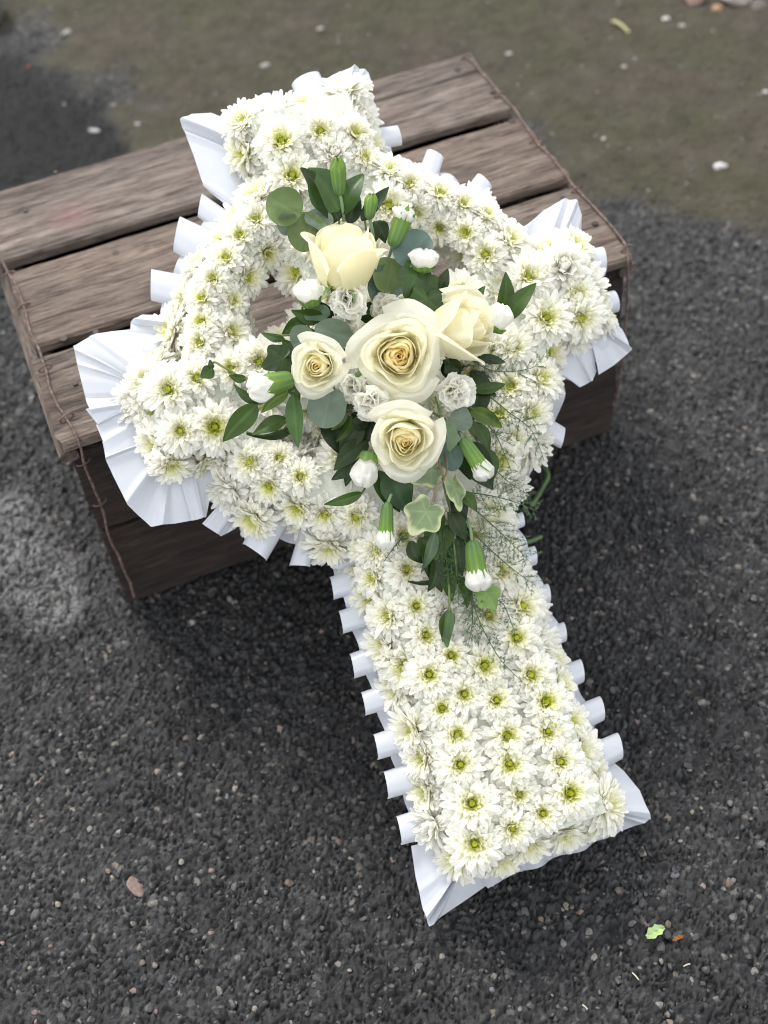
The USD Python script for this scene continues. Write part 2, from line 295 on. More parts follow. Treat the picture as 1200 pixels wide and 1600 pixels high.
# sharp stones standing slightly proud of the binder
mat('bitumen_stone', {
    'o': ('object_info', {}), 'g': ('geometry', {}), 'n': ('noise_texture', {'scale': 520.0, 'detail': 4.0, 'roughness': .7}),
    'rc': ('rgb_ramp', {'ramp': [(0, (0.014, 0.014, 0.0145)), (.45, (0.030, 0.030, 0.031)), (.75, (0.052, 0.052, 0.052)), (.9, (0.085, 0.082, 0.078)), (.97, (0.13, 0.12, 0.105)), (1, (.2, .17, .14))]}),
    'rn': ('rgb_ramp', {'ramp': [(.3, (.6, .6, .6)), (.7, (1.5, 1.48, 1.45))]}), 'm': ('mix_color', {'blend_type': 'multiply', 'fac': 1.0}),
    'b': ('bump', {'strength': .7, 'distance': .001}), 'p': ('principled_bsdf', {'specular_ior_level': 0.5, 'roughness': .24})},
    [('o.random', 'rc.fac'), ('g.position', 'n.vector'), ('n.fac', 'rn.fac'), ('rc.color', 'm.a'), ('rn.color', 'm.b'), ('m.result', 'p.base_color'), ('n.fac', 'b.height'), ('b.normal', 'p.normal')], 'p.BSDF')
sel = rg.permutation(len(FXY))[:21000]; sel = sel[rg.random(len(sel)) > np.maximum(moss[sel] * .85, damp[sel])]; SP = FXY[sel]
szs = np.clip(rg.lognormal(math.log(.0020), .42, len(SP)), .0009, .0046)
pi = UsdGeom.PointInstancer.Define(stage, '/World/tarmac/grit')
for i in range(10):
    m = usdkit.mesh(stage, f'/World/tarmac/grit/protos/stone_shape_{i:03d}', stone_mesh(11 + i, 1), '/World/Looks/bitumen_stone', smooth=20); pi.CreatePrototypesRel().AddTarget(m.GetPath())
pi.CreateProtoIndicesAttr(Vt.IntArray.FromNumpy(rg.integers(0, 10, len(SP)).astype(np.int32)))
pi.CreatePositionsAttr(Vt.Vec3fArray.FromNumpy(np.c_[SP, fz[sel] - szs * .30].astype(np.float32)))
qq = Rotation.from_euler('zxy', np.c_[rg.uniform(0, 6.28, len(SP)), rg.normal(0, .4, len(SP)), rg.normal(0, .4, len(SP))]).as_quat()
pi.CreateOrientationsAttr(Vt.QuathArray([Gf.Quath(float(a[3]), float(a[0]), float(a[1]), float(a[2])) for a in qq]))
pi.CreateScalesAttr(Vt.Vec3fArray.FromNumpy(np.repeat(szs[:, None], 3, 1).astype(np.float32))); tag(pi.GetPrim(), kind='stuff')
PALE = [(0.34, 0.29, 0.23), (0.33, 0.235, 0.195), (0.29, 0.275, 0.25), (0.42, 0.39, 0.34), (0.24, 0.18, 0.14), (0.17, 0.18, 0.19)]
pale_px = [(213, 1385, .010, 1), (330, 1360, .004, 1), (168, 1360, .0045, 1), (272, 1530, .006, 5), (208, 1548, .005, 1), (220, 1505, .006, 0), (330, 1458, .005, 1), (365, 1568, .004, 1), (398, 1578, .004, 0), (245, 1205, .005, 0), (94, 1150, .004, 3), (410, 1163, .0035, 3), (452, 1380, .0055, 4), (548, 1342, .004, 0), (530, 1315, .005, 1),
    (555, 1317, .0045, 1), (1140, 1378, .0065, 1), (1098, 1383, .005, 1), (967, 1390, .005, 1), (906, 1424, .005, 1), (845, 1434, .0045, 1), (911, 1392, .0045, 0), (1005, 1333, .005, 0), (820, 1425, .008, 5), (1180, 1517, .005, 3), (1030, 1570, .006, 2), (880, 1472, .005, 2), (928, 1495, .005, 2), (1055, 1365, .006, 5), (920, 1455, .005, 2),
    (138, 1165, .004, 2), (60, 1250, .0045, 0), (140, 1295, .004, 3), (185, 1300, .004, 3), (105, 1205, .004, 3), (50, 1290, .004, 0), (20, 1425, .004, 3), (90, 1412, .004, 0), (5, 1340, .004, 3), (300, 970, .006, 3), (170, 1015, .005, 0), (145, 1090, .004, 1), (385, 1070, .004, 0), (355, 1245, .004, 5)]
r2 = np.random.default_rng(5)
for _ in range(60):
    pale_px.append((r2.uniform(0, 1200), 1600 - 1250 * r2.random() ** 1.4, r2.uniform(.0025, .0045), int(r2.integers(0, 6))))
foot = sbox(-CW / 2 - .02, -CD / 2 - .02, CW / 2 + .02, CD / 2 + .02)
for i, (x, y, s, c) in enumerate(pale_px):
    w = atz(x, y, 0)
    if foot.contains(Point(w[:2])): continue
    v, f = stone_mesh(200 + i, 2, .6)
    if i == 0: v = v * (.9, 1.75, .5)
    R_ = Rotation.from_euler('zxy', [r2.uniform(0, 6.3) if i else .35, r2.normal(0, .2), r2.normal(0, .2)]).as_matrix()
    s *= .66
    obj('stone', (v * s @ R_.T + (w[0], w[1], swell(w[None, :2])[0] - s * (.30 if i else .02)), f), 'pale_stone', ground, 45, np.broadcast_to(np.array(PALE[c]) * r2.uniform(.35, .75), v.shape))

# ------------------------------------------------------------------ crate
crate = thing('wooden_crate', 'old weathered slatted wooden crate with rusty wire at both ends, under the white flower cross', 'crate')
def board(L, W, T, seed, crack=None, ragged=.003, rag_end=0.0, n=90):
    """a plank along x, width y, thickness z, worn edges and uneven faces; crack = (y, depth(x) start, end)"""
    hw, ht, c = W / 2, T / 2, min(.0025, T * .25)
    top_y = list(np.linspace(-hw + c, hw - c, 12))
    if crack: top_y = sorted(top_y + [crack[0] - .0014, crack[0], crack[0] + .0014])
    prof = [(y, ht) for y in top_y] + [(hw, ht - c), (hw, -ht + c)] + [(y, -ht) for y in np.linspace(hw - c, -hw + c, 6)] + [(-hw, -ht + c), (-hw, ht - c)]
    prof = np.array(prof); k = len(prof); X = np.linspace(-L / 2, L / 2, n)
    P = np.zeros((k, n, 3)); P[..., 0] = X; P[..., 1] = prof[:, :1]; P[..., 2] = prof[:, 1:]
    r = np.random.default_rng(seed)
    side = np.clip(P[..., 1] / hw, -1, 1)
    ed = lambda s: (meshkit.fbm(np.c_[X * 9 + s * 7.3, X * 0, X * 0 + seed], 4, seed) - .5) * 2 * ragged + (meshkit.fbm(np.c_[X * 60 + s * 3.1, X * 0, X * 0 + seed], 2, seed + 5) - .5) * ragged * .7
    P[..., 1] += np.where(side > 0, side ** 4 * ed(1)[None], side ** 4 * ed(2)[None])
    P[..., 2] += (meshkit.fbm(np.stack([P[..., 0] * 4, P[..., 1] * 30, P[..., 2] * 0 + seed], -1), 3, seed) - .5) * .0022
    if crack:
        m = np.isclose(prof[:, 0], crack[0]) & (prof[:, 1] > 0)
        P[m, :, 2] -= (T * .75 * sm(X, crack[1], crack[1] + .08) * (1 - sm(X, crack[2], crack[2] + .03)))[None]
    for e, sgn in ((0, -1), (-1, 1)):
        j = (meshkit.fbm(np.c_[prof[:, 0] * 90, prof[:, 1] * 60, prof[:, 0] * 0 + seed + sgn], 3, seed) - .5) * .006 * (1 + rag_end)
        P[:, e, 0] += j
    mb = MB(); mb.grid(P, wrap=True)
    for e in (0, -1):
        ring = P[:, e]; cen = ring.mean(0); v = np.vstack([ring, cen]); f = [(i, (i + 1) % k, k) if e == 0 else ((i + 1) % k, i, k) for i in range(k)]
        mb.add(v, f)
    return mb.mesh()
def put(m, R_=np.eye(3), t=(0, 0, 0)): return (np.asarray(m[0]) @ np.asarray(R_).T + t, m[1])
TH = .012
gap1, gap2 = .0664, -.0583
tops = [(CD / 2, gap1 + .003, 'wood_a'), (gap1 - .015, gap2 + .002, 'wood_b'), (gap2 - .010, -CD / 2 - .001, 'wood_c')]
for i, (y0, y1, m) in enumerate(tops):
    ck = None
    if i == 0: ck = (CD / 2 - .038 - (y0 + y1) / 2, -.05, .3)
    obj('slat', put(board(CW + (.004, -.002, .002)[i], y0 - y1, TH, 40 + i, ck), t=((0, .002, -.001)[i], (y0 + y1) / 2, CH - TH / 2 + (0, .0005, -.0004)[i])), m, crate, 35)
RX = np.array([[1, 0, 0], [0, 0, 1.], [0, -1., 0]])            # width along z
FH = (CH - TH - .004) / 2
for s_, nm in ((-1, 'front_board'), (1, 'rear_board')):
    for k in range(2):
        obj(nm, put(board(CW - .006, FH - (.003 if k else .005), .011, 60 + k + 5 * s_, ragged=.004), RX, (0, s_ * (CD / 2 - .0085 - .002 * k), .002 + FH * (k + .5))), 'wood_shaded', crate, 35)
RE = np.array([[0, 0, 1.], [1., 0, 0], [0, 1., 0]])             # along y, width z, thick x
for s_ in (-1, 1):
    for k in range(2):
        obj('end_board', put(board(CD - .03, FH - .004, .013, 80 + k + 3 * s_), RE, (s_ * (CW / 2 - .010), 0, .002 + FH * (k + .5))), 'wood_end', crate, 35)
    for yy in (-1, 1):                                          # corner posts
        obj('corner_post', put(board(CH - TH - .006, .03, .022, 90 + yy + 3 * s_), np.array([[0, 1., 0], [0, 0, 1.], [1., 0, 0]]), (s_ * (CW / 2 - .034), yy * (CD / 2 - .027), (CH - TH) / 2)), 'wood_shaded', crate, 35)
    obj('end_batten', put(board(CD - .004, .012, .016, 99 + s_), RE.copy()[:, [0, 2, 1]] * (1, 1, -1) if False else RE, (s_ * (CW / 2 - .0015), 0, CH - TH - .0075)), 'wood_end', crate, 35)
mat('nail', {'p': ('principled_bsdf', {'base_color': (.035, .025, .02), 'roughness': .6, 'metallic': .4})}, [], 'p.BSDF')
for i, (x, y) in enumerate([(87, 270), (150, 520), (181, 396), (40, 330), (75, 455), (100, 530), (118, 600), (770, 145), (715, 110), (845, 225), (930, 350), (800, 190), (880, 310)]):
    p = atz(x, y, CH); c_ = trimesh.creation.cylinder(.0022 + .0006 * (i % 3), .003, sections=10); obj('nail_head', (np.array(c_.vertices) + (p[0], p[1], CH - .0003), c_.faces), 'nail', crate, False)
ZW = CH + .0018
wl = [atz(x, y, ZW) for x, y in [(-60, 330), (-25, 365), (0, 397), (13, 427), (27, 447), (37, 477), (47, 513), (60, 547), (70, 573), (80, 610), (90, 633), (103, 650), (113, 668)]] + [aty(x, y, -CD / 2 - .0062) for x, y in [(127, 700), (131, 724), (157, 787), (169, 832), (195, 892), (210, 932)]]
wr = [atz(x, y, ZW) for x, y in [(727, 89), (758, 119), (780, 148), (804, 170), (835, 218), (872, 258), (901, 295), (934, 331), (963, 364), (979, 386)]] + [aty(x, y, -CD / 2 - .0062) for x, y in [(982, 412), (980, 470), (972, 560), (962, 640)]]
for pts, st in ((wl, (3, 5, 8, 11, 14, 15)), (wr, (0, 2, 4, 6, 9))):
    sp = smooth_path(pts, 90); sp += (meshkit.fbm(np.c_[sp * 45], 2, 3)[:, None] - .5) * .003 * np.array([1, .6, .0])
    mb = MB(); mb.tube(sp, .0013, 6); w_ = mb.build('binding_wire', 'rusty_wire', crate)
    for i in st:
        p = np.array(pts[i]); top = p[2] > CH - .001 and p[1] > -CD / 2 + .002
        u_ = np.array([1., .25, 0]); nrm = np.array([0, 0, 1.]) if top else np.array([0, -1., 0])
        a = np.linspace(0, np.pi, 7); arc = p + np.outer(np.cos(a), u_) * .006 + np.outer(np.sin(a) * .0032 - .002, nrm)
        mb = MB(); mb.tube(arc, .0009, 5); mb.build('staple', 'rusty_wire', crate)

# ------------------------------------------------------------------ flower cross: foam, ribbon, chrysanthemums
cross = thing('floral_cross', 'white Celtic cross flower tribute with satin ribbon edging, leaning on the wooden crate', 'floral tribute')
AHW = .050
ring = Point(0, 0).buffer(.153, 48).difference(Point(0, 0).buffer(.101, 48))
foam = unary_union([sbox(-.190, -.050, 0, .032), sbox(0, -.050, .196, .035), Polygon([(-.066, 0), (-.066, -.15), (-.073, -.421), (.064, -.421), (.056, -.15), (.056, 0)]), sbox(-.048, 0, .060, .212), ring])
foam = foam.buffer(-.006).buffer(.006)
fm = trimesh.creation.extrude_polygon(foam.buffer(-.012), .048, engine='earcut')
obj('foam_base', (np.asarray(fm.vertices) @ Q.T + O + Q[:, 2] * .004, fm.faces), 'foam', cross, False)

WHITE, CREAM, LIME = np.array([.955, .946, .893]), np.array([.93, .92, .66]), np.array([.86, .88, .20])
def mum(seed, eye=1.0, yellow=0.0, tight=0.0, L=1.0):
    L = L * .90
    r = np.random.default_rng(seed); mb = MB()
    #        n  r0     e0   e1   length  width  tint
    rings = [(20, .0030, -10, -40, .0258, .0058, 0.0), (24, .0030, 6, -20, .0262, .0056, .0), (26, .0032, 16, -4, .0260, .0056, .0), (26, .0034, 28, 10, .0252, .0055, .0), (25, .0036, 40, 26, .0236, .0053, .03),
             (22, .0037, 52, 42, .0208, .0051, .10), (19, .0036, 60, 52, .0172, .0048, .34), (18, .0034, 67, 66, .0130, .0040, .62), (15, .0030, 75, 88, .0094, .0029, .95), (9, .0021, 80, 94, .0074, .0021, 1.0)]
    if tight: rings += [(16, .0032, 72, 100, .0180, .0058, .12), (14, .0026, 78, 112, .0168, .0054, .16), (11, .0018, 82, 122, .0150, .0050, .2)]
    nv, nu = 9, 5
    v = np.linspace(0, 1, nv); u = np.linspace(-1, 1, nu)
    for (n, r0, e0, e1, ln, w, tn) in rings:
        if tight and e0 > 30: e1 = e1 + 28; ln *= 1.08
        ph = r.uniform(0, 6.28)
        for k in range(n):
            if r.random() < .05: continue
            az = ph + 2 * np.pi * k / n + r.normal(0, .10); a0, a1 = e0 + r.normal(0, 7), e1 + r.normal(0, 11)
            l = ln * L * r.uniform(.86, 1.1); ww = w * r.uniform(.8, 1.12)
            el = np.radians(a0 + (a1 - a0) * v ** 1.3); ds = l / (nv - 1)
            x = r0 + np.r_[0, np.cumsum(np.cos(el[:-1]) * ds)]; z = np.r_[0, np.cumsum(np.sin(el[:-1]) * ds)]
            wid = ww * .50 * (.42 + .58 * np.sin(np.pi * np.clip(v * .62 + .05, 0, 1))) * np.sqrt(np.clip(1 - ((v - .74) / .262).clip(0, 1) ** 2.6 * .90, .02, 1))
            cup = r.uniform(.25, .75); tw = r.normal(0, .35)
            nx, nz = -np.sin(el), np.cos(el)
            U = u[:, None] * wid[None]; Cc = cup * (u[:, None] ** 2) * wid[None] + tw * u[:, None] * wid[None] * v[None]
            tip = -.0006 * (np.abs(u[:, None]) < .1) * (v[None] > .95)
            X = x[None] + nx[None] * Cc + tip * np.cos(el)[None]; Z = z[None] + nz[None] * Cc; side = U
            ca, sa = math.cos(az), math.sin(az); bend = r.normal(0, .0016) * v[None] ** 2
            Pp = np.stack([X * ca - (side + bend) * sa, X * sa + (side + bend) * ca, Z], -1)
            t = np.clip(tn * (1.25 - .75 * v) + .5 * (1 - v) ** 2 * .8, 0, 1) * eye + yellow * max(0, tn) * .4
            t = np.clip(t, 0, 1)
            c = np.where(t[:, None] < .5, WHITE + (CREAM - WHITE) * (t[:, None] * 2), CREAM + (LIME - CREAM) * ((t[:, None] - .5) * 2))
            if tight: c = WHITE + (CREAM - WHITE) * np.clip(t[:, None] * .8, 0, .5)
            c = c * r.uniform(.95, 1.02)
            mb.grid(Pp, np.broadcast_to(c[None], Pp.shape))
    ey = MB(); n = 40
    for k in range(n):                                             # disc florets
        a = k * 2.39996; rr = .0021 * math.sqrt((k + .5) / n); h = .0052 - rr * .1 + r.uniform(-.0004, .0008)
        s_ = trimesh.creation.icosphere(subdivisions=1, radius=.00050)
        ey.add(np.array(s_.vertices) * (1, 1, 2.0) + (rr * math.cos(a), rr * math.sin(a), h), s_.faces)
    dk = trimesh.creation.cylinder(.0026, .0050, sections=14); ey.add(np.array(dk.vertices) + (0, 0, .0024), dk.faces)
    return mb, ey
KINDS = [dict(seed=1), dict(seed=2), dict(seed=3, yellow=.5), dict(seed=4, eye=.85), dict(seed=5, yellow=.8), dict(seed=6, tight=1., eye=.4), dict(seed=7, tight=1., eye=.3), dict(seed=8, L=.92)]
for i, kd in enumerate(KINDS):
    cp = stage.CreateClassPrim(f'/World/chrysanthemum_kind_{i:03d}')
    pm, em = mum(**kd)
    usdkit_m = usdkit.mesh(stage, str(cp.GetPath()) + '/petals', pm.mesh(), '/World/Looks/chrysanthemum_petal', smooth=True)
    UsdGeom.PrimvarsAPI(usdkit_m).CreatePrimvar('col', Sdf.ValueTypeNames.Color3fArray, 'vertex').Set(Vt.Vec3fArray.FromNumpy(pm.col().astype(np.float32)))
    if not kd.get('tight'): usdkit.mesh(stage, str(cp.GetPath()) + '/eye', em.mesh(), '/World/Looks/eye_green', smooth=True)

EYES = [(440, 217), (502, 200), (558, 202), (375, 238), (457, 270), (397, 298), (523, 235, 1), (575, 240, 1), (610, 258), (400, 337), (373, 362), (352, 398), (423, 397), (330, 430), (393, 432), (312, 462), (370, 468),
    (312, 500), (308, 532), (368, 515), (260, 515), (262, 605), (307, 587), (362, 573), (405, 563), (203, 630, 1), (282, 672), (335, 667), (232, 692, 1), (270, 732), (328, 728), (387, 723), (417, 763), (462, 800), (438, 712), (470, 742),
    (353, 773, 1), (392, 817), (237, 555, 1), (506, 810), (554, 811), (512, 861, 1), (632, 836), (642, 280), (690, 296), (727, 311), (767, 330), (608, 318), (652, 333), (685, 359), (727, 364), (758, 395), (802, 368), (828, 430), (883, 412, 1),
    (905, 456), (857, 495), (912, 497), (721, 458), (853, 591), (838, 645), (803, 540), (796, 600), (777, 552), (809, 686), (783, 720), (780, 645), (637, 889), (652, 946), (602, 964, 1), (667, 992), (707, 1024), (810, 996), (671, 1054), (759, 1039), (832, 1054),
    (727, 1084), (692, 1107), (778, 1095), (857, 1097), (716, 1148), (795, 1150), (859, 1142), (654, 1187, 1), (720, 1195), (799, 1193), (879, 1191), (658, 1236, 1), (739, 1257), (814, 1242), (894, 1240), (851, 1272), (804, 1296), (741, 1320), (667, 1292, 1),
    (637, 1142, 1), (611, 1079, 1), (595, 1012, 1), (576, 904, 1), (765, 960, 1), (822, 945, 1), (785, 890, 1), (745, 905, 1), (840, 700, 1), (690, 900), (770, 800, 1), (800, 770, 1), (740, 830, 1), (585, 860, 1), (700, 960, 1), (560, 860, 1)]
edge = foam.buffer(.004)
prepare(edge)
R_D, H0, H1 = .036, .020, .036
def dome(x, y):
    """height and outward tilt of the flower cushion at a point of the cross plane"""
    p = Point(x, y); q = nearest_points(edge.boundary, p)[0]
    g = np.array([q.x - x, q.y - y]); d = np.linalg.norm(g)
    if not edge.contains(p): d = 0.0; g = -g
    t = 1 - min(d, R_D) / R_D; out = unit(g) if np.linalg.norm(g) > 1e-6 else np.zeros(2)
    return H0 + H1 * math.sqrt(max(0, 1 - t * t)), out, t
blooms = []
for e in EYES:
    h = .06
    for _ in range(6):
        l = loc(at(e[0], e[1], h + .006)); h = .6 * h + .4 * dome(l[0], l[1])[0]
    hh, out, t = dome(l[0], l[1])
    tilt = math.radians(62) * t ** 1.6
    nl = np.array([out[0] * math.sin(tilt), out[1] * math.sin(tilt), math.cos(tilt)])
    top = np.array([l[0], l[1], h + .006])
    blooms.append((top - nl * .008, nl, e[2] if len(e) > 2 else 0))
BP = np.array([b[0] for b in blooms])
NN = cKDTree(BP).query(BP, k=4)[0][:, 1:].mean(1)
ESC = np.clip(NN / .0345, .62, .90)
r3 = np.random.default_rng(21)
x0, y0, x1, y1 = edge.bounds
hole_pts = []
SL = edge_line_e = edge.exterior
for it in range(19000):
    phase = 0 if it < 5000 else 1 if it < 12000 else 2
    if phase == 0 or r3.random() < .5:
        q = SL.interpolate(r3.random(), normalized=True); x, y = q.x, q.y
        vx = np.array([[math.cos(a), math.sin(a)] for a in np.linspace(0, 2 * np.pi, 24, endpoint=False)])
        ins = contains_xy(edge, x + vx[:, 0] * .012, y + vx[:, 1] * .012)
        out = -unit(vx[ins].sum(0)); d = r3.uniform(.002, .014); x, y = x - out[0] * d, y - out[1] * d
        t = 1 - d / R_D; h = H0 + H1 * math.sqrt(max(0, 1 - t * t)) - r3.uniform(0, .012) * t
    else:
        x, y = r3.uniform(x0, x1), r3.uniform(y0, y1)
        if not edge.contains(Point(x, y)): continue
        h, out, t = dome(x, y)
    tilt = math.radians(64) * t ** 1.6
    nl = np.array([out[0] * math.sin(tilt), out[1] * math.sin(tilt), math.cos(tilt)])
    b = np.array([x, y, h]) - nl * .008
    b = b - nl * (0, .002, .011)[phase]
    if np.min(np.linalg.norm(BP - b, axis=1)) < (.0215, .0250, .0200)[phase]: continue
    if len(blooms) >= 296: break
    blooms.append((b, nl, 1 if r3.random() < (.35, .35, 1.)[phase] else 0)); BP = np.vstack([BP, b])
for i, (b, nl, noeye) in enumerate(blooms):
    kind = int(r3.choice([5, 3, 6, 3, 7])) if noeye else int(r3.choice([0, 1, 2, 3, 4, 7]))
    x = UsdGeom.Xform.Define(stage, numbered('/World/floral_cross/chrysanthemum'))
    nw = dirw(unit(nl + r3.normal(0, .05 if i < len(EYES) else .11, 3)))
    setm(x, frame(nw, dirw((1, 0, 0)), r3.uniform(0, 6.28)), wld(b), r3.uniform(.94, 1.06) * ESC[i] if i < len(EYES) else r3.uniform(.76, .98))
    x.GetPrim().GetReferences().AddInternalReference(f'/World/chrysanthemum_kind_{kind:03d}'); x.GetPrim().SetInstanceable(True)

# --- satin ribbon, folded into pleats all round
edge_line = foam.exterior
def inner_at(w, inset=.012, h=.022):
    l = loc(w); q = edge_line.interpolate(edge_line.project(Point(l[0], l[1]))); d = unit(np.array([q.x - l[0], q.y - l[1]]))
    return wld((q.x + d[0] * inset, q.y + d[1] * inset, h))
def pleat(a, b, h=.010, arch=.62, seed=0):
    """a rolled pleat: its outer edge runs from pixel a to pixel b"""
    A, B = at(*a, h), at(*b, h); w = np.linalg.norm(B - A); mid = (A + B) / 2
    I = inner_at(mid); ax = unit(B - A); n = Q[:, 2]
    dirn = I - mid; nu, nv = 15, 8; u = np.linspace(-1, 1, nu); v = np.linspace(0, 1, nv)
    P = np.zeros((nu, nv, 3)); r = np.random.default_rng(seed)
    k = r.uniform(.8, 1.15)
    for j, t in enumerate(v):
        half = w / 2 * (1.0 + .12 * t); H = w * arch * k * (1 - .25 * t)
        th = u * 1.95
        px_ = np.sin(th) / math.sin(1.57) * half * (1.02); pz = (np.cos(th) - math.cos(1.95)) / (1 - math.cos(1.95)) * H - .003
        P[:, j] = mid + dirn * t + np.outer(px_, ax) + np.outer(pz, n) + 0
    th_ = .0004
    mb = MB(); mb.grid(P)
    return mb.build('ribbon_pleat', 'ribbon', cross)
PLEATS = [((316, 304), (309, 338)), ((282, 341), (271, 393)), ((237, 422), (236, 469)), ((205, 505), (203, 530)),
    ((387, 168), (424, 150)), ((456, 134), (499, 118)), ((619, 197), (628, 226)), ((667, 235), (693, 248)), ((746, 272), (768, 294)),
    ((938, 388), (943, 433)), ((957, 455), (966, 487)), ((882, 668), (876, 700)), ((816, 800), (820, 822)), ((834, 853), (838, 882)), ((855, 912), (859, 942)), ((880, 972), (884, 1002)), ((906, 1030), (911, 1066)), ((936, 1088), (942, 1126)), ((964, 1145), (971, 1186)),
    ((521, 937), (515, 902)), ((536, 990), (529, 955)), ((553, 1060), (546, 1022)), ((571, 1118), (564, 1082)), ((590, 1187), (583, 1148)), ((606, 1248), (599, 1206)), ((627, 1320), (619, 1276)),
    ((416, 876), (379, 850)), ((484, 886), (452, 884)), ((532, 893), (510, 883))]
for i, (a, b) in enumerate(PLEATS): pleat(a, b, seed=i)
inl = foam.buffer(-.014).exterior
def fan(outer, h, creases, seed, amp=.0022, inset=.016, hin=.022, n=56, hs=None):
    """flat folded ribbon between the foam and an outer edge given by pixels; creases: (position 0-1 along the edge, depth)"""
    W = np.array([at(x, y, (h if hs is None else hs[i])) for i, (x, y) in enumerate(outer)])
    d = np.r_[0, np.cumsum(np.linalg.norm(np.diff(W, axis=0), axis=1))]; d /= d[-1]
    s = np.unique(np.r_[np.linspace(0, 1, n), d, [c for c, _ in creases], [c + .012 for c, _ in creases], [c - .012 for c, _ in creases]]).clip(0, 1)
    Wd = np.stack([np.interp(s, d, W[:, k]) for k in range(3)], 1)
    la, lb = loc(W[0]), loc(W[-1]); sa, sb = edge_line.project(Point(la[0], la[1])), edge_line.project(Point(lb[0], lb[1])); Lg = edge_line.length
    dl = (sb - sa + Lg / 2) % Lg - Lg / 2
    I = np.array([(*inl.interpolate(inl.project(Point(*edge_line.interpolate((sa + dl * q) % Lg).coords[0]))).coords[0], hin) for q in s]); I = wld(I)
    for _ in range(10): I[1:-1] = (I[:-2] + I[2:] + I[1:-1]) / 3
    nv = 12; v = np.linspace(0, 1, nv)
    P = lerp(I[:, None], Wd[:, None], np.broadcast_to(v[None], (len(s), nv)))
    f = (meshkit.fbm(np.c_[s * 4, s * 0, s * 0 + seed], 2, seed) - .5) * amp * 2
    for c, dep in creases:
        x = np.abs(s - c); f += dep * np.where(x < .05, (1 - x / .05), 0) + dep * .5 * np.exp(-(x / .12) ** 2)
    prof = np.sin(v * np.pi * .62) ** .8
    P += (f[:, None] * prof[None])[..., None] * Q[:, 2] + (np.sin(v * np.pi) * .004)[None, :, None] * Q[:, 2]
    mb = MB(); mb.grid(P)
    return mb.build('ribbon_corner', 'ribbon', cross, 60)
FANS = [([(362, 190), (330, 177), (300, 179), (281, 188), (291, 212), (303, 245), (318, 292), (330, 303)], .014, [(.38, .004), (.44, -.003), (.5, .002), (.9, .002)]),
    ([(500, 128), (530, 112), (560, 103), (576, 113), (582, 134)], .016, [(.55, .005), (.64, -.004), (.73, .003)]),
    ([(222, 492), (204, 503), (203, 513), (150, 522), (115, 540)], .013, [(.12, .004), (.22, -.004), (.75, .002)]),
    ([(115, 540), (122, 575), (135, 628), (150, 660), (168, 678)], .012, [(.05, .003), (.2, .002), (.55, -.003), (.7, .003)]),
    ([(134, 640), (150, 660), (158, 672), (180, 672)], .010, [(.5, .003)]),
    ([(160, 690), (166, 720), (176, 742)], .011, [(.5, .003)]),
    ([(150, 664), (162, 692), (176, 742), (200, 790), (236, 823), (275, 818), (306, 812)], .012, [(.12, .003), (.52, .004), (.62, -.003), (.8, .004)]),
    ([(300, 814), (322, 808), (330, 770)], .015, [(.3, .003)]),
    ([(316, 818), (345, 838), (368, 826)], .010, [(.5, .003)]),
    ([(643, 1322), (649, 1370), (660, 1420), (670, 1447), (690, 1432), (720, 1412), (757, 1386)], .006, [(.30, .002), (.47, .005), (.52, -.004), (.57, .004), (.64, -.001)]),
    ([(752, 1376), (762, 1388), (802, 1366)], .007, [(.4, .003)]), ([(798, 1362), (806, 1364), (852, 1345)], .008, [(.3, .003)]), ([(848, 1342), (856, 1344), (880, 1334)], .009, [(.4, .002)]), ([(876, 1332), (904, 1328), (906, 1320)], .010, [(.4, .002)]),
    ([(900, 1326), (960, 1302), (1017, 1280), (1000, 1235), (975, 1205), (955, 1188)], .007, [(.25, .001), (.47, .005), (.52, -.003), (.58, .003)]),
    ([(955, 500), (972, 514), (981, 532), (986, 548), (960, 570), (935, 586)], .013, [(.45, .004), (.5, -.002)]), ([(932, 580), (926, 595), (905, 606), (898, 596)], .011, [(.4, .003)]),
    ([(830, 347), (850, 328), (884, 310), (902, 316), (909, 336), (908, 374)], .018, [(.42, .003), (.5, -.002), (.57, .004)])]
for i, (o, h, c) in enumerate(FANS): fan(o, h, c, i + 3)
# low band of ribbon behind the pleats
ex = np.array([edge_line.interpolate(t, normalized=True).coords[0] for t in np.linspace(0, 1, 500)]); off = foam.buffer(.018, join_style=1).exterior
P = np.zeros((500, 4, 3)); i_ = np.arange(500)
for j, (dd, hh) in enumerate(((-.006, .022), (.006, .018), (.012, .011), (.0165, .005))):
    ln = foam.buffer(dd, join_style=1).exterior
    P[:, j] = np.array([wld((*ln.interpolate(ln.project(Point(*e))).coords[0], hh + .0022 * math.sin(k * .62) * (1 + j))) for k, e in enumerate(ex)])
mb = MB(); mb.grid(P); mb.build('ribbon_band', 'ribbon', cross)

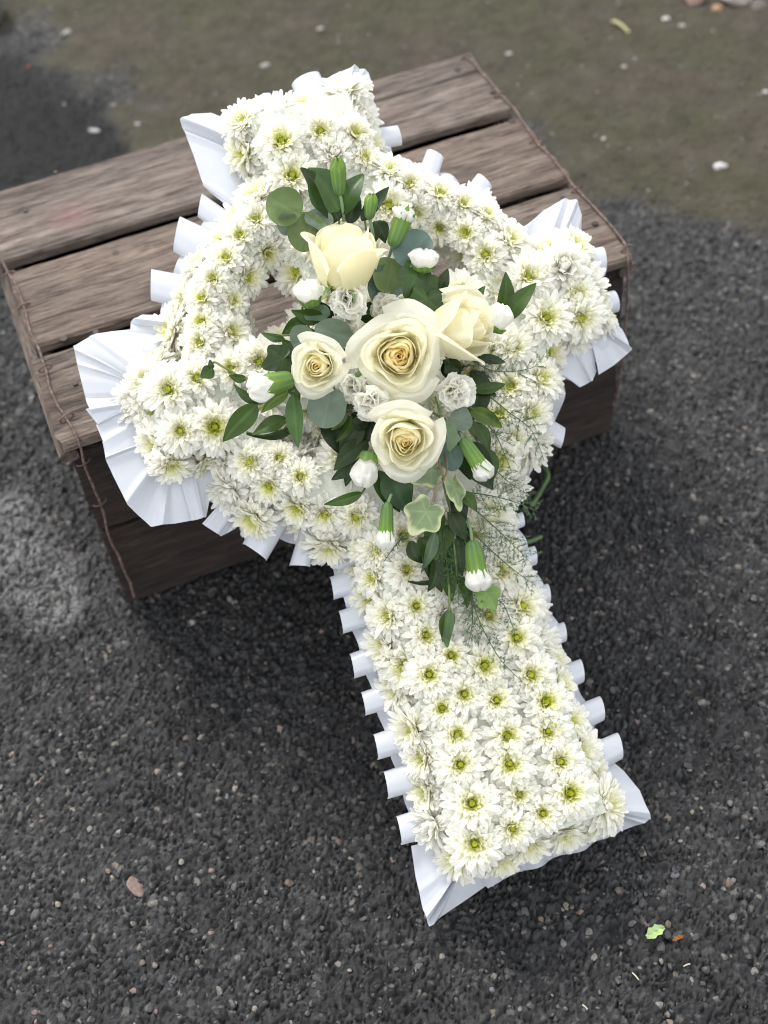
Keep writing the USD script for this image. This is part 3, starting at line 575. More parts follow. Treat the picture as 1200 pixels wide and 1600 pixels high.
# ------------------------------------------------------------------ roses
def rose(name_label, c, axis_px, size, h, npet, openness, seed, spin=0., tone=(0., 1.), tall=1.25, hc=None):
    """c: pixel of the heart of the flower; axis_px: how its axis leans in the cross plane (right, up)"""
    r = np.random.default_rng(seed)
    h = hm(h); view = unit(CAM - at(*c, h)); right = RC[:, 0]; up = -RC[:, 1]
    ax = unit(view * axis_px[2] + right * axis_px[0] + up * axis_px[1])
    H = size * tall
    base = at(*c, h) - ax * H * .8
    Rm = frame(ax, right, spin)
    t_ = thing('rose', name_label, 'rose')
    nu, nv = 17, 16
    u = np.linspace(-1, 1, nu)[:, None]; v = np.linspace(0, 1, nv)[None]
    deep, mid, pale = np.array([.985, .83, .44]), np.array([.97, .89, .56]), np.array([.94, .90, .69]); outc = np.array([.93, .915, .80])
    for k in range(npet):
        t = k / (npet - 1)
        Rk = size * (.07 + .80 * t ** 1.05); az = k * 2.40 + r.normal(0, .15)
        fl = np.interp(t, [0, .45, .75, 1], [-.55, -.28, .02 + .18 * openness, .12 + .42 * openness]); dr = np.interp(t, [0, .6, 1], [0, .0, .06 + .22 * openness]) * r.uniform(.8, 1.2)
        fl *= r.uniform(.8, 1.2)
        Hk = H * np.interp(t, [0, .3, .7, 1], [.92, .97, 1.0, .84 - .12 * openness]) * r.uniform(.96, 1.03)
        bw = sm(t, .25, .95) * (.35 + .65 * openness)
        rr = PchipInterpolator([0, .25, .6, .84, 1], [.02 * size, Rk * (.78 - .30 * bw), Rk * (1.02 - .17 * bw), Rk * (1 + fl * .42), Rk * (1 + fl)])(v)
        zz = PchipInterpolator([0, .25, .6, .84, 1], [0, Hk * (.22 - .05 * bw), Hk * (.66 - .08 * bw), Hk * (.95 - .10 * bw), Hk * (1.0 - dr - .03 * bw)])(v)
        alpha = np.interp(t, [0, .3, 1], [2.1, 1.45, .98]) * r.uniform(.92, 1.1)
        wsh = .62 + .38 * np.sin(np.clip(v, 0, 1) * np.pi * .62)
        edge_drop = 1 - (.30 + .26 * t) * np.abs(u) ** 3.2 * sm(v, .25, 1.0) + .04 * np.exp(-(u / .22) ** 2) * t * sm(v, .7, 1)
        th = az + u * alpha * wsh
        wb_ = 1.0
        wob = (.35 + .65 * openness) * (meshkit.fbm(np.stack([u + 0 * v + k * 3.7, 0 * u + v * 1.5, 0 * u * v + seed], -1) * 1.6, 3, seed) - .5)
        rad = (rr - rr * .20 * t * np.abs(u) ** 3.2 * sm(v, .25, 1.0)) * (1 + .10 * u * (1 - .5 * t)) + size * .16 * wob * sm(v, .25, 1) * (.35 + t) + size * .26 * np.abs(u) ** 5 * sm(v, .4, .95) * t * openness
        z = zz * edge_drop + size * .09 * wob
        tri = 1 + (.13 * np.cos(3 * th + seed) + .06 * np.cos(5 * th + seed * 2 + k)) * sm(v, .2, .9) * (1 - .45 * t); rad = rad * tri
        z = z + size * r.normal(0, .045) * sm(v, .3, 1) + size * .07 * np.sin(u * 2.2 + r.uniform(0, 6)) * sm(v, .5, 1) * (.3 + t)
        # rolled lip
        lip = sm(v, .90, 1.0) * t * (.3 + openness * .7); rad = rad + size * .06 * lip; z = z - size * .05 * lip
        Pp = np.stack([rad * np.cos(th), rad * np.sin(th), z], -1)
        tt = tone[0] + (tone[1] - tone[0]) * t
        cc = deep + (mid - deep) * sm(tt, .08, .48) ; cc = cc + (pale - cc) * sm(tt, .25, .7); cc = cc + (outc - cc) * sm(tt, .7, 1.0)
        vv = (v + 0 * u)[..., None]
        col = cc * (1 - .12 * (1 - vv)) * np.array([1, 1, 1]) + (np.array([.01, .02, -.10]) * (1 - vv) ** 2)
        mb = MB(); mb.grid(Pp, col)
        mb.build('petal', 'rose_petal', t_, True, True, (Rm, base))
    # calyx and stalk
    mb = MB(); pts = np.array([[0, 0, -.035], [0, 0, -.012], [0, 0, -.004], [0, 0, .004], [0, 0, .012]]); mb.tube(pts, [.0028, .003, .006, .0085, .0095 * size / .035], 10, (.15,.22,.05))
    for k in range(5):
        a = k * 1.2566 + .4; L_ = size * .62; vv = np.linspace(0, 1, 7); w = .0042 * (1 - vv) ** .7
        rr_ = .006 + L_ * vv * .75; zz_ = .006 + L_ * .28 * np.sin(vv * 2.2) - .012 * vv ** 2
        Pp = np.stack([np.stack([rr_ * math.cos(a) - s_ * w * math.sin(a), rr_ * math.sin(a) + s_ * w * math.cos(a), zz_], -1) for s_ in (-1, 0, 1)])
        mb.grid(Pp, (.15, .24, .08))
    mb.build('calyx', 'calyx', t_, True, True, (Rm, base))
    return t_
rose('large wide-open cream rose with apricot heart in the middle of the spray', (623, 556), (0.02, -.05, 1), .0295, .150, 30, .9, 11, .4, (0.0, 1.0), 1.05)
rose('tall half-open pale yellow rose seen from its side, topmost of the five roses', (540, 372), (.08, .95, .34), .0335, .146, 17, .26, 12, 1.1, (.36, .74), 1.62)
rose('small cream rose left of the large open rose, beside a white bud', (494, 572), (-.22, -.12, 1), .0205, .140, 20, .7, 13, 2.2, (.22, .95), 1.2)
rose('pale greenish cream rose turned to the right, above right of the large open rose', (742, 508), (.84, .16, .46), .0320, .146, 16, .16, 15, 2.4, (.42, .80), 1.5)
rose('cream rose tilted downwards below the large open rose, above the ivy leaves', (634, 690), (.02, -.30, 1), .0256, .138, 25, .65, 15, 3.3, (.2, .95), 1.15)

# ------------------------------------------------------------------ carnation buds and small open carnations
def pxframe(b, t, hb, ht):
    B, T = at(*b, hm(hb)), at(*t, hm(ht)); return B, T, np.linalg.norm(T - B)
def bud(label, b, t, hb, ht, rad, green=.6, white=True, stalk=None, group=None, cat='flower bud', seed=0):
    """closed bud from the foot of its calyx (pixel b) to its tip (pixel t)"""
    rad = rad * .72; r = np.random.default_rng(seed + 50); B, T, L = pxframe(b, t, hb, ht); R_ = frame(T - B, Q[:, 2], r.uniform(0, 6))
    th_ = thing('carnation_bud', label, cat)
    nu, nv = 30, 14; a = np.arange(nu) * 2 * np.pi / nu; v = np.linspace(0, 1, nv)
    mb = MB()
    cr = rad * (.80 if white else .9)
    ends = green * L * (1 + (.42 if green < .9 else .14) * np.abs(((a * 5 / (2 * np.pi)) % 1) - .5) * 2 - .1)
    prof = PchipInterpolator([0, .08, .3, .7, 1], [.32, .66, .86, 1.0, 1.12 if white else .35])(v)
    rid = 1 + .07 * np.cos(a * 5)[:, None] * sm(v, .2, .9)[None] + .05 * (meshkit.fbm(np.c_[np.cos(a) * 2, np.sin(a) * 2, a * 0 + seed], 2, seed) - .5)[:, None]
    P = np.stack([(cr * rid * prof[None] * np.cos(a)[:, None]), (cr * rid * prof[None] * np.sin(a)[:, None]), ends[:, None] * v[None]], -1)
    c1, c2 = np.array([.15, .26, .035]), np.array([.10, .19, .06])
    col = np.broadcast_to((c2 + (c1 - c2) * v[:, None])[None] * (1 + .18 * np.cos(a * 10))[:, None, None], P.shape)
    mb.grid(P, col, wrap=True); mb.build('calyx', 'calyx', th_, True, True, (R_, B))
    if white:
        nv = 18; v = np.linspace(0, 1, nv); z0 = green * L * .75
        prof = PchipInterpolator([0, .25, .6, .85, 1], [.55, .85, 1.0, .72, .12])(v)
        fr = 1 + .20 * np.sin(a[:, None] * 7 + v[None] * 5 + 2 * np.sin(a[:, None] * 3)) * sm(v, .15, .6)[None] + .06 * np.sin(a[:, None] * 13 + v[None] * 9)
        zt = z0 + (L - z0) * v[None] * (1 + .06 * np.sin(a[:, None] * 5 + 1) * v[None]) - rad * .25 * sm(v, .93, 1)[None]
        P = np.stack([rad * prof[None] * fr * np.cos(a)[:, None], rad * prof[None] * fr * np.sin(a)[:, None], zt], -1)
        mb = MB(); mb.grid(P, wrap=True); mb.build('petals', 'carnation_petal', th_, True, False, (R_, B))
    if stalk is not None:
        S = at(*stalk[:2], hm(stalk[2])); mb = MB(); mb.tube(smooth_path([S, (S + B) / 2 + Q[:, 2] * .004, B + (T - B) * .05], 10), .0013, 6, (.17, .25, .13)); mb.build('stalk', 'stem', th_, True, True)
    return th_
bud('closed green bud with two pointed tips standing at the top of the spray', (531, 305), (527, 243), .130, .150, .0095, .95, False, (537, 345, .10), seed=1)
bud('small closed green bud beside dark leaf, right of the topmost rose', (577, 343), (581, 300), .125, .135, .0078, .95, False, (583, 375, .10), seed=2)
bud('fat green bud with white tip right of the topmost rose', (613, 386), (636, 324), .120, .132, .0125, .8, True, (606, 405, .09), seed=3)
bud('white half-open bud in front of round grey leaf, right of the topmost rose', (660, 425), (664, 388), .118, .130, .0150, .25, True, seed=4)
bud('round white bud between the topmost rose and the small left rose', (487, 480), (478, 437), .115, .130, .0145, .3, True, seed=5)
bud('white bud on thick green calyx pointing left beside the small left rose', (458, 592), (386, 610), .118, .124, .0150, .5, True, seed=6)
bud('white bud hanging below the lowest rose on its left, beside dark leaves', (577, 705), (565, 762), .105, .102, .0130, .25, True, seed=7)
bud('slim green bud with white tip pointing down, left of the variegated ivy leaf', (605, 785), (602, 860), .100, .096, .0098, .66, True, (612, 770, .09), seed=8)
bud('green bud with white tip pointing down right, right of the lowest rose', (722, 685), (764, 750), .115, .110, .0110, .66, True, (710, 665, .10), seed=9)
bud('lowest green bud with white tip, hanging over the stem of the cross', (737, 845), (751, 925), .102, .098, .0135, .60, True, (730, 810, .09), seed=10)
bud('round white bud tucked between the right rose and two pointed leaves', (772, 520), (786, 474), .120, .128, .0130, .15, True, seed=11)
def carnation(label, c, ax, rad, h, seed, dens=20):
    h = hm(h); rad = rad * .77; r = np.random.default_rng(seed); view = unit(CAM - at(*c, h)); A = unit(view * ax[2] + RC[:, 0] * ax[0] - RC[:, 1] * ax[1])
    R_ = frame(A, RC[:, 0], r.uniform(0, 6)); base = at(*c, h) - A * rad * 1.0
    th_ = thing('carnation', label, 'carnation'); mb = MB(); nu, nv = 15, 9; u = np.linspace(-1, 1, nu)[:, None]; v = np.linspace(0, 1, nv)[None]
    for k in range(dens):
        t = (k + .5) / dens; az = k * 2.4 + r.normal(0, .2); el = np.radians(np.interp(t, [0, 1], [88, 40]) + r.normal(0, 7)); L = rad * (1.05 + .15 * t) * r.uniform(.9, 1.1)
        e = el + np.radians(34) * (1 - 1.5 * v) * (t - .1) + np.radians(14) * v * (1 - t); ds = L / (nv - 1)
        x = .1 * rad + np.cumsum(np.cos(e), 1) * ds; z = np.cumsum(np.sin(e), 1) * ds
        W = rad * .80 * v ** .62; ruf = np.sin(u * 4 + r.uniform(0, 6)) * .14 * rad * v ** 2 * (1 - .4 * t) + np.sin(u * 9 + r.uniform(0, 6)) * .035 * rad * v ** 3
        ser = 1 - .22 * u ** 4 - .025 * np.sin(u * 20 + k) * sm(v, .8, 1)
        X = x * ser - np.sin(e) * ruf; Z = z * ser + np.cos(e) * ruf; Y = u * W
        mb.grid(np.stack([X * math.cos(az) - Y * math.sin(az), X * math.sin(az) + Y * math.cos(az), Z + 0 * u], -1))
    mb.build('petals', 'carnation_petal', th_, True, False, (R_, base))
    mb = MB(); mb.tube([[0, 0, -.018], [0, 0, -.004], [0, 0, .006]], [.004, .0058, .0065], 10, (.2, .33, .08)); mb.build('calyx', 'calyx', th_, True, True, (R_, base))
carnation('small white ruffled carnation directly under the topmost rose', (545, 468), (0, -.05, 1), .0190, .135, 1)
carnation('white carnation half hidden under the one below the topmost rose', (545, 503), (-.1, -.5, .8), .0150, .120, 2, 16)
carnation('white ruffled carnation at the lower right of the large open rose', (714, 616), (.3, -.25, 1), .0180, .125, 3)
carnation('white frilly carnation between the large rose and the lowest rose', (577, 634), (-.1, -.5, 1), .0180, .125, 4)
carnation('cream white carnation peeping out between the small left rose and large rose', (549, 608), (-.3, -.4, 1), .0165, .115, 5)
carnation('white frilly carnation behind the large rose, beside the green ivy leaves', (602, 478), (-.3, .3, 1), .0170, .110, 6)

# ------------------------------------------------------------------ foliage
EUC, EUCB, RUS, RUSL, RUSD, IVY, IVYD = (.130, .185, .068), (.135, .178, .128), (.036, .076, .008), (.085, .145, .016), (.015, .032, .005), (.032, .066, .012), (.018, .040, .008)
def leaf_pts(b, t, hb, ht, w, kind, cup=.12, roll=0., bend=.10, fold=.15, seed=0):
    """a leaf from its foot (pixel b) to its tip (pixel t); w = width / length"""
    r = np.random.default_rng(seed * 7 + 1); B, T, L = pxframe(b, t, hb, ht); y = unit(T - B); n = unit(.55 * Q[:, 2] + .45 * unit(CAM - B)); n = unit(n - y * (n @ y)); x = np.cross(y, n)
    c, s = math.cos(roll), math.sin(roll); x, n = x * c + n * s, n * c - x * s
    if kind in ('ruscus', 'lance'):
        nu, nv = 9, 18; u = np.linspace(-1, 1, nu)[:, None]; v = np.linspace(0, 1, nv)[None]
        wid = L * w * .5 * (np.sin(np.pi * v ** .78) ** .85) * (1 - .25 * v) * 1.12 + .0004
        X = u * wid; Y = L * v + 0 * u; Z = L * bend * np.sin(np.pi * v) + fold * np.abs(u) * wid + L * .02 * np.sin(v * 7 + seed) * u
        X = X + L * .05 * np.sin(v * np.pi) * r.normal()
        m = np.exp(-(u / .10) ** 2) + 0 * v
        return (B + X[..., None] * x + Y[..., None] * y + Z[..., None] * n), m, False
    na, nr = 72, 9; a = np.arange(na) * 2 * np.pi / na; rho = np.linspace(0, 1, nr)
    if kind == 'round':
        ro = np.ones(na) * (1 + .05 * np.cos(a - np.pi / 2)); cen = .5; rx, ry = L * w * .5, L * .5
    else:                                                          # ivy: tip, two side lobes, two small back lobes
        lob = [(90, .52, 26), (158, .42, 22), (22, .42, 22), (216, .26, 22), (-36, .26, 22)]
        d = lambda q, c: np.abs((np.degrees(q) - c + 180) % 360 - 180)
        ro = .40 + sum(k * np.exp(-(d(a, c) / sdt) ** 2 / 1.6) for c, k, sdt in lob); ro *= 1 - .55 * np.exp(-(d(a, -90) / 13) ** 2); cen = .30; rx, ry = L * w * .62, L * .72
    X = ro[:, None] * rho[None] * np.cos(a)[:, None] * rx; Y = L * cen + ro[:, None] * rho[None] * np.sin(a)[:, None] * ry
    Z = L * cup * (rho[None] ** 2) * (1 + .5 * np.sin(2 * a[:, None] + seed)) + fold * np.abs(X) + L * bend * np.sin(np.pi * np.clip(Y / L, 0, 1)) + L * .03 * np.sin(5 * a[:, None] + seed) * rho[None] ** 2
    vein = np.exp(-(X / (L * .018)) ** 2) * (1 + 0 * Y)
    if kind != 'round':
        for c in (28, 152, -32, 212):
            cc, ss = math.cos(math.radians(c)), math.sin(math.radians(c)); px_, py_ = X / rx, (Y - L * cen) / ry
            al, ac = px_ * cc + py_ * ss, -px_ * ss + py_ * cc; vein = np.maximum(vein, np.exp(-(ac / .028) ** 2) * (al > 0))
    return (B + X[..., None] * x + Y[..., None] * y + Z[..., None] * n), (vein, rho[None] + 0 * X), True
def leaf(parent, b, t, hb, ht, w, kind, color, variegated=False, matte=None, **k):
    P, m, wrap = leaf_pts(b, t, hb, ht, w, kind, **k); c = np.array(color, float); r = np.random.default_rng(int(b[0] * 13 + b[1])); c = c * r.uniform(.85, 1.15)
    if wrap:
        vein, rho = m
        lt = c * 1.7 + (.03, .04, .02); col = c + (lt - c) * (vein * (.32 if kind == 'ivy' else .22))[..., None]
        if variegated:
            sel = sm(rho + (meshkit.fbm(P * 160, 2, 3) - .5) * .5, .80, .97)[..., None]; col = col + (np.array([.50, .54, .30]) - col) * sel
    else: col = c + (c * 1.5 + (.02, .03, .01) - c) * (m * .5)[..., None]
    mb = MB(); mb.grid(P, col, wrap=wrap)
    return mb.build('leaf', matte or ('leaf_matte' if kind == 'round' else 'leaf'), parent, True, True)
def stem(parent, pts, r=.0011, c=(.12, .16, .06)):
    mb = MB(); mb.tube(smooth_path([at(p[0], p[1], hm(p[2])) for p in pts], 22), r * .8, 6, c); mb.build('stem', 'stem', parent, True, True)
# eucalyptus
e = thing('eucalyptus_sprig', 'eucalyptus sprig with two round grey-green leaves left of the topmost rose', 'eucalyptus')
stem(e, [(515, 380, .10), (490, 350, .112), (462, 335, .118), (438, 340, .12)])
leaf(e, (470, 338), (420, 308), .122, .130, 1.05, 'round', EUC, roll=.15, seed=1, bend=.05); leaf(e, (463, 340), (432, 345), .120, .122, 1.5, 'round', EUCB, roll=1.0, seed=2)
leaf(e, (498, 337), (468, 392), .115, .108, 1.02, 'round', EUC, roll=-.2, seed=3)
leaf(e, (472, 345), (518, 352), .118, .112, .8, 'round', EUCB, roll=.4, seed=4)
e = thing('eucalyptus_sprig', 'round blue-grey eucalyptus leaves tucked behind the white bud right of the topmost rose', 'eucalyptus')
stem(e, [(600, 470, .09), (620, 430, .10), (650, 385, .105)])
leaf(e, (620, 415), (668, 372), .110, .114, .95, 'round', (.12, .18, .155), roll=.2, seed=5); leaf(e, (612, 405), (600, 462), .100, .104, 1.0, 'round', EUC, roll=.2, seed=6); leaf(e, (630, 420), (580, 470), .095, .10, .7, 'round', (.10, .15, .12), seed=7)
e = thing('eucalyptus_sprig', 'blue-grey eucalyptus leaves directly above the small left rose', 'eucalyptus')
stem(e, [(600, 530, .09), (540, 520, .105), (480, 520, .11)])
leaf(e, (490, 512), (548, 530), .118, .114, .75, 'round', EUCB, roll=-.1, seed=8); leaf(e, (492, 520), (458, 540), .115, .11, 1.4, 'round', EUCB, roll=.3, seed=9); leaf(e, (475, 500), (515, 490), .108, .11, .75, 'round', (.13, .20, .12), roll=.5, seed=10)
e = thing('eucalyptus_sprig', 'single broad blue-grey eucalyptus leaf below the small left rose', 'eucalyptus')
leaf(e, (520, 605), (505, 668), .105, .098, .95, 'round', EUCB, seed=11, roll=-.15); stem(e, [(560, 600, .095), (535, 600, .102), (518, 612, .106)])
e = thing('eucalyptus_sprig', 'small grey-green eucalyptus leaves right of the lowest rose under the ruffled carnation', 'eucalyptus')
leaf(e, (700, 652), (735, 662), .112, .108, 1.05, 'round', EUCB, seed=12, roll=.2); leaf(e, (700, 690), (708, 735), .10, .096, .8, 'round', (.10, .15, .12), seed=13); stem(e, [(660, 640, .09), (690, 655, .10), (705, 700, .10)])
e = thing('eucalyptus_sprig', 'pale folded eucalyptus leaf standing between large rose and ruffled carnation', 'eucalyptus')
leaf(e, (690, 655), (700, 705), .122, .115, .55, 'round', (.17, .24, .13), seed=14, roll=.7); stem(e, [(680, 620, .11), (690, 655, .118)])
# ruscus
def ruscus(label, leaves, stems=(), name='ruscus_sprig', cat='ruscus'):
    g = thing(name, label, cat)
    for i, L_ in enumerate(leaves):
        b, t, hb, ht, w, c = L_[:6]; leaf(g, b, t, hb, ht, w, 'ruscus', c, seed=i + int(b[0]), roll=L_[6] if len(L_) > 6 else 0., bend=L_[7] if len(L_) > 7 else .05 + .09 * ((i * 7) % 3) / 2, fold=.28)
    for s_ in stems: stem(g, s_)
ruscus('dark pointed and rounded ruscus leaves behind the green bud at the top of the spray', [((528, 345), (470, 262), .11, .125, .50, RUSD, -.4), ((530, 330), (482, 262), .115, .12, .75, (.05, .105, .022), .2), ((530, 335), (568, 272), .11, .12, .62, (.045, .09, .022), .5), ((520, 350), (524, 275), .105, .11, .4, RUSD), ((545, 350), (560, 300), .10, .105, .5, RUSD)], [[(530, 370, .09), (530, 335, .11)]])
ruscus('narrow dark leaf pointing up right behind the small closed bud', [((565, 345), (608, 292), .108, .122, .34, RUSD, .3), ((585, 345), (602, 380), .10, .10, .62, RUSD), ((590, 350), (580, 385), .10, .095, .5, RUS)], [[(575, 380, .09), (570, 345, .106)]])
ruscus('two pointed glossy leaves sticking up right of the right rose', [((782, 492), (790, 425), .112, .135, .40, RUS, -.3), ((790, 500), (838, 442), .112, .132, .40, RUS, .3), ((740, 475), (758, 447), .11, .12, .45, RUS, .2)], [[(760, 520, .09), (788, 498, .112)]])
ruscus('spray of long ruscus leaves on the left arm below the white bud pointing left', [((402, 632), (348, 690), .110, .098, .42, RUS, .2, .06), ((450, 655), (393, 680), .10, .094, .42, RUS, -.5), ((460, 668), (385, 678), .094, .09, .22, RUSD, .9), ((459, 615), (466, 700), .112, .10, .32, (.055, .115, .025), -.3), ((450, 612), (408, 645), .113, .108, .34, RUSL, .2), ((405, 632), (365, 600), .108, .104, .26, RUS, .6), ((452, 600), (468, 628), .11, .108, .5, RUS)], [[(490, 600, .09), (455, 612, .11), (405, 632, .108)], [(455, 612, .11), (470, 660, .10)], [(470, 665, .09), (430, 680, .092), (385, 675, .09)]])
ruscus('thin twining stem with one small round leaf over the left arm of the cross', [((333, 576), (313, 590), .104, .104, .85, RUS), ((385, 592), (358, 586), .108, .106, .45, RUS, .3), ((332, 576), (328, 562), .105, .108, .5, RUS)], [[(405, 594, .108), (375, 588, .108), (350, 574, .11), (334, 566, .106), (330, 578, .104)]], 'climbing_tendril', 'tendril')
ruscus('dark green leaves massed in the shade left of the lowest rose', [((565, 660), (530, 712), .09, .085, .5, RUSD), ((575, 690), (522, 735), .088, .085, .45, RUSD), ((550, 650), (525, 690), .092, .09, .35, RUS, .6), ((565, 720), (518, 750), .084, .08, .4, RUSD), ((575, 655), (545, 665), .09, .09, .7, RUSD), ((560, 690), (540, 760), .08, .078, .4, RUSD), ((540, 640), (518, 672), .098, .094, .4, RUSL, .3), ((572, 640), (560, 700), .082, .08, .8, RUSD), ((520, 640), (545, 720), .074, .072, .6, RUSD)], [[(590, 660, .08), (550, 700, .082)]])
ruscus('single slim leaf lying on the petals below the hanging white bud', [((566, 770), (506, 788), .096, .094, .26, RUS, .3)], [[(575, 755, .085), (566, 770, .096)]])
ruscus('large broad glossy dark leaf directly below the lowest rose', [((612, 725), (640, 803), .10, .088, .62, (.022, .052, .015), .15), ((590, 735), (605, 790), .095, .085, .5, RUS), ((600, 770), (625, 800), .085, .08, .3, RUSD)], [[(610, 700, .09), (612, 728, .1)]])
ruscus('twin drooping ruscus leaves at the foot of the green trail', [((701, 952), (692, 1003), .088, .080, .48, RUS, .5), ((703, 952), (699, 1012), .09, .080, .38, (.065, .12, .04), -.4)], [[(700, 900, .085), (702, 930, .092), (702, 955, .09)]])
ruscus('curled dark leaf lying on white petals left of the green trail', [((676, 908), (637, 908), .086, .084, .26, RUSD, .9)], [[(690, 895, .082), (676, 909, .086)]])
ruscus('dark leaves of the green trail below the variegated ivy', [((655, 840), (680, 890), .09, .085, .55, RUS), ((680, 830), (658, 895), .098, .088, .28, (.09, .15, .075), .5), ((640, 845), (660, 880), .088, .084, .5, RUSD), ((690, 840), (715, 880), .085, .082, .6, RUS), ((700, 850), (700, 910), .082, .08, .5, RUSD), ((700, 880), (706, 940), .08, .08, .42, RUS), ((720, 820), (735, 880), .083, .08, .4, RUSD), ((712, 760), (722, 830), .088, .084, .4, RUSD), ((675, 850), (690, 925), .082, .08, .4, RUSD)], [[(690, 740, .09), (705, 800, .09), (728, 850, .09), (735, 920, .088)], [(700, 800, .088), (705, 870, .086), (706, 935, .082)]])
ruscus('dark leaves behind the bud pointing down right of the lowest rose', [((735, 690), (770, 765), .098, .09, .55, RUSD), ((760, 700), (768, 755), .096, .09, .5, RUS, .4), ((715, 690), (735, 750), .09, .086, .6, RUSD), ((700, 560), (715, 600), .11, .106, .75, RUSD), ((745, 600), (735, 660), .095, .09, .7, RUSD), ((735, 580), (775, 620), .094, .09, .45, RUSD), ((740, 630), (770, 650), .092, .09, .5, RUSD)], [[(690, 650, .09), (730, 690, .096)]])
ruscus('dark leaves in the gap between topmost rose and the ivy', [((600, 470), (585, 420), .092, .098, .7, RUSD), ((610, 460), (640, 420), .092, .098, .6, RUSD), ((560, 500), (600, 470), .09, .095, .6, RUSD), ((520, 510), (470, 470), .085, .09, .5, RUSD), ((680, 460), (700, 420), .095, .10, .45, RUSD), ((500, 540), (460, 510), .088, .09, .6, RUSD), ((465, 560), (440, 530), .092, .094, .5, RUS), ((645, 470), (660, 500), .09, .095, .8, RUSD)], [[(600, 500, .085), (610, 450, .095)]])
ruscus('bent green leaf below the round white bud on the left', [((505, 495), (455, 485), .11, .112, .5, RUS, .5), ((480, 500), (440, 525), .104, .10, .42, RUS, .2), ((445, 530), (408, 520), .102, .106, .32, (.08, .14, .05), .5)], [[(500, 540, .09), (478, 500, .108), (472, 480, .11)], [(485, 522, .10), (450, 524, .106), (410, 520, .105)]])
ruscus('dark leaf cluster between the pale ivy leaf and the lowest bud', [((705, 800), (728, 845), .094, .092, .55, RUSD, .3), ((690, 800), (665, 850), .09, .088, .55, RUS, -.4), ((715, 770), (745, 800), .095, .092, .5, RUS, .4), ((700, 820), (690, 870), .092, .09, .5, RUS), ((715, 840), (722, 900), .09, .086, .42, RUSD, -.3), ((680, 870), (668, 925), .086, .082, .40, RUSD, .4), ((715, 900), (730, 950), .086, .082, .36, RUS, .3)], [[(700, 770, .09), (708, 840, .092), (715, 905, .088)]])
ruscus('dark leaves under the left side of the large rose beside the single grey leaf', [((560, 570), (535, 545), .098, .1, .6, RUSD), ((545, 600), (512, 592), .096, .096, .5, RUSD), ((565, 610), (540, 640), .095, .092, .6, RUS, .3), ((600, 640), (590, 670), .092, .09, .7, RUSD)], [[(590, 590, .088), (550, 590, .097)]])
ruscus('mid green leaves showing right of the ruffled carnation under the fern', [((735, 610), (790, 600), .098, .096, .36, RUS, .4), ((735, 640), (785, 668), .096, .092, .40, RUSL, -.3), ((740, 660), (765, 705), .094, .09, .42, RUS, .2), ((745, 560), (790, 566), .10, .098, .34, RUSD, .3), ((725, 655), (745, 690), .1, .097, .5, RUS, .4)], [[(710, 620, .09), (740, 640, .098)]])
# ivy
def ivy(label, leaves, stems=()):
    g = thing('ivy_sprig', label, 'ivy')
    for i, (b, t, hb, ht, w, c, var, roll) in enumerate(leaves): leaf(g, b, t, hb, ht, w, 'ivy', c, var, seed=i + int(b[0]), roll=roll, cup=.04, bend=.10, fold=-.10)
    for s_ in stems: stem(g, s_, .0009, (.2, .13, .09))
ivy('two dark green veined ivy leaves between the topmost rose and the right rose', [((655, 415), (632, 470), .118, .12, 1.0, (.045, .09, .022), False, .2), ((668, 452), (660, 510), .125, .125, 1.05, IVY, False, .1), ((645, 440), (692, 470), .112, .116, 1.0, IVY, False, -.2)], [[(650, 400, .10), (660, 440, .12)]])
ivy('dark ivy leaf behind the white bud pointing left', [((455, 555), (408, 575), .112, .112, 1.1, IVYD, False, 0.), ((470, 545), (440, 590), .108, .106, 1.0, IVYD, False, .2)], [[(490, 560, .09), (455, 556, .11)]])
ivy('pale variegated ivy leaf with cream margin hanging in the middle of the green trail', [((677, 784), (640, 838), .118, .112, 1.02, (.20, .27, .13), True, -.1)], [[(692, 700, .10), (694, 750, .118), (684, 758, .124), (677, 784, .118)]])
ivy('variegated ivy leaf turned sideways above right of the pale ivy leaf', [((703, 745), (716, 802), .112, .106, .80, (.19, .26, .12), True, .75)], [[(690, 700, .10), (693, 745, .112), (700, 750, .112)]])
ivy('cream edged ivy leaf just under the lowest rose', [((688, 725), (640, 755), .105, .102, .9, (.15, .20, .10), True, .2)], [[(692, 700, .1), (690, 726, .104)]])
ivy('light green ivy leaf below the lowest bud on the stem of the cross', [((750, 915), (775, 955), .088, .082, 1.0, (.17, .27, .07), False, .3)], [[(745, 890, .085), (750, 916, .088)]])
ivy('small dark ivy leaf folded right under the large rose', [((700, 560), (712, 592), .118, .112, 1.0, IVYD, False, .4)], [[(690, 550, .10), (700, 562, .118)]])
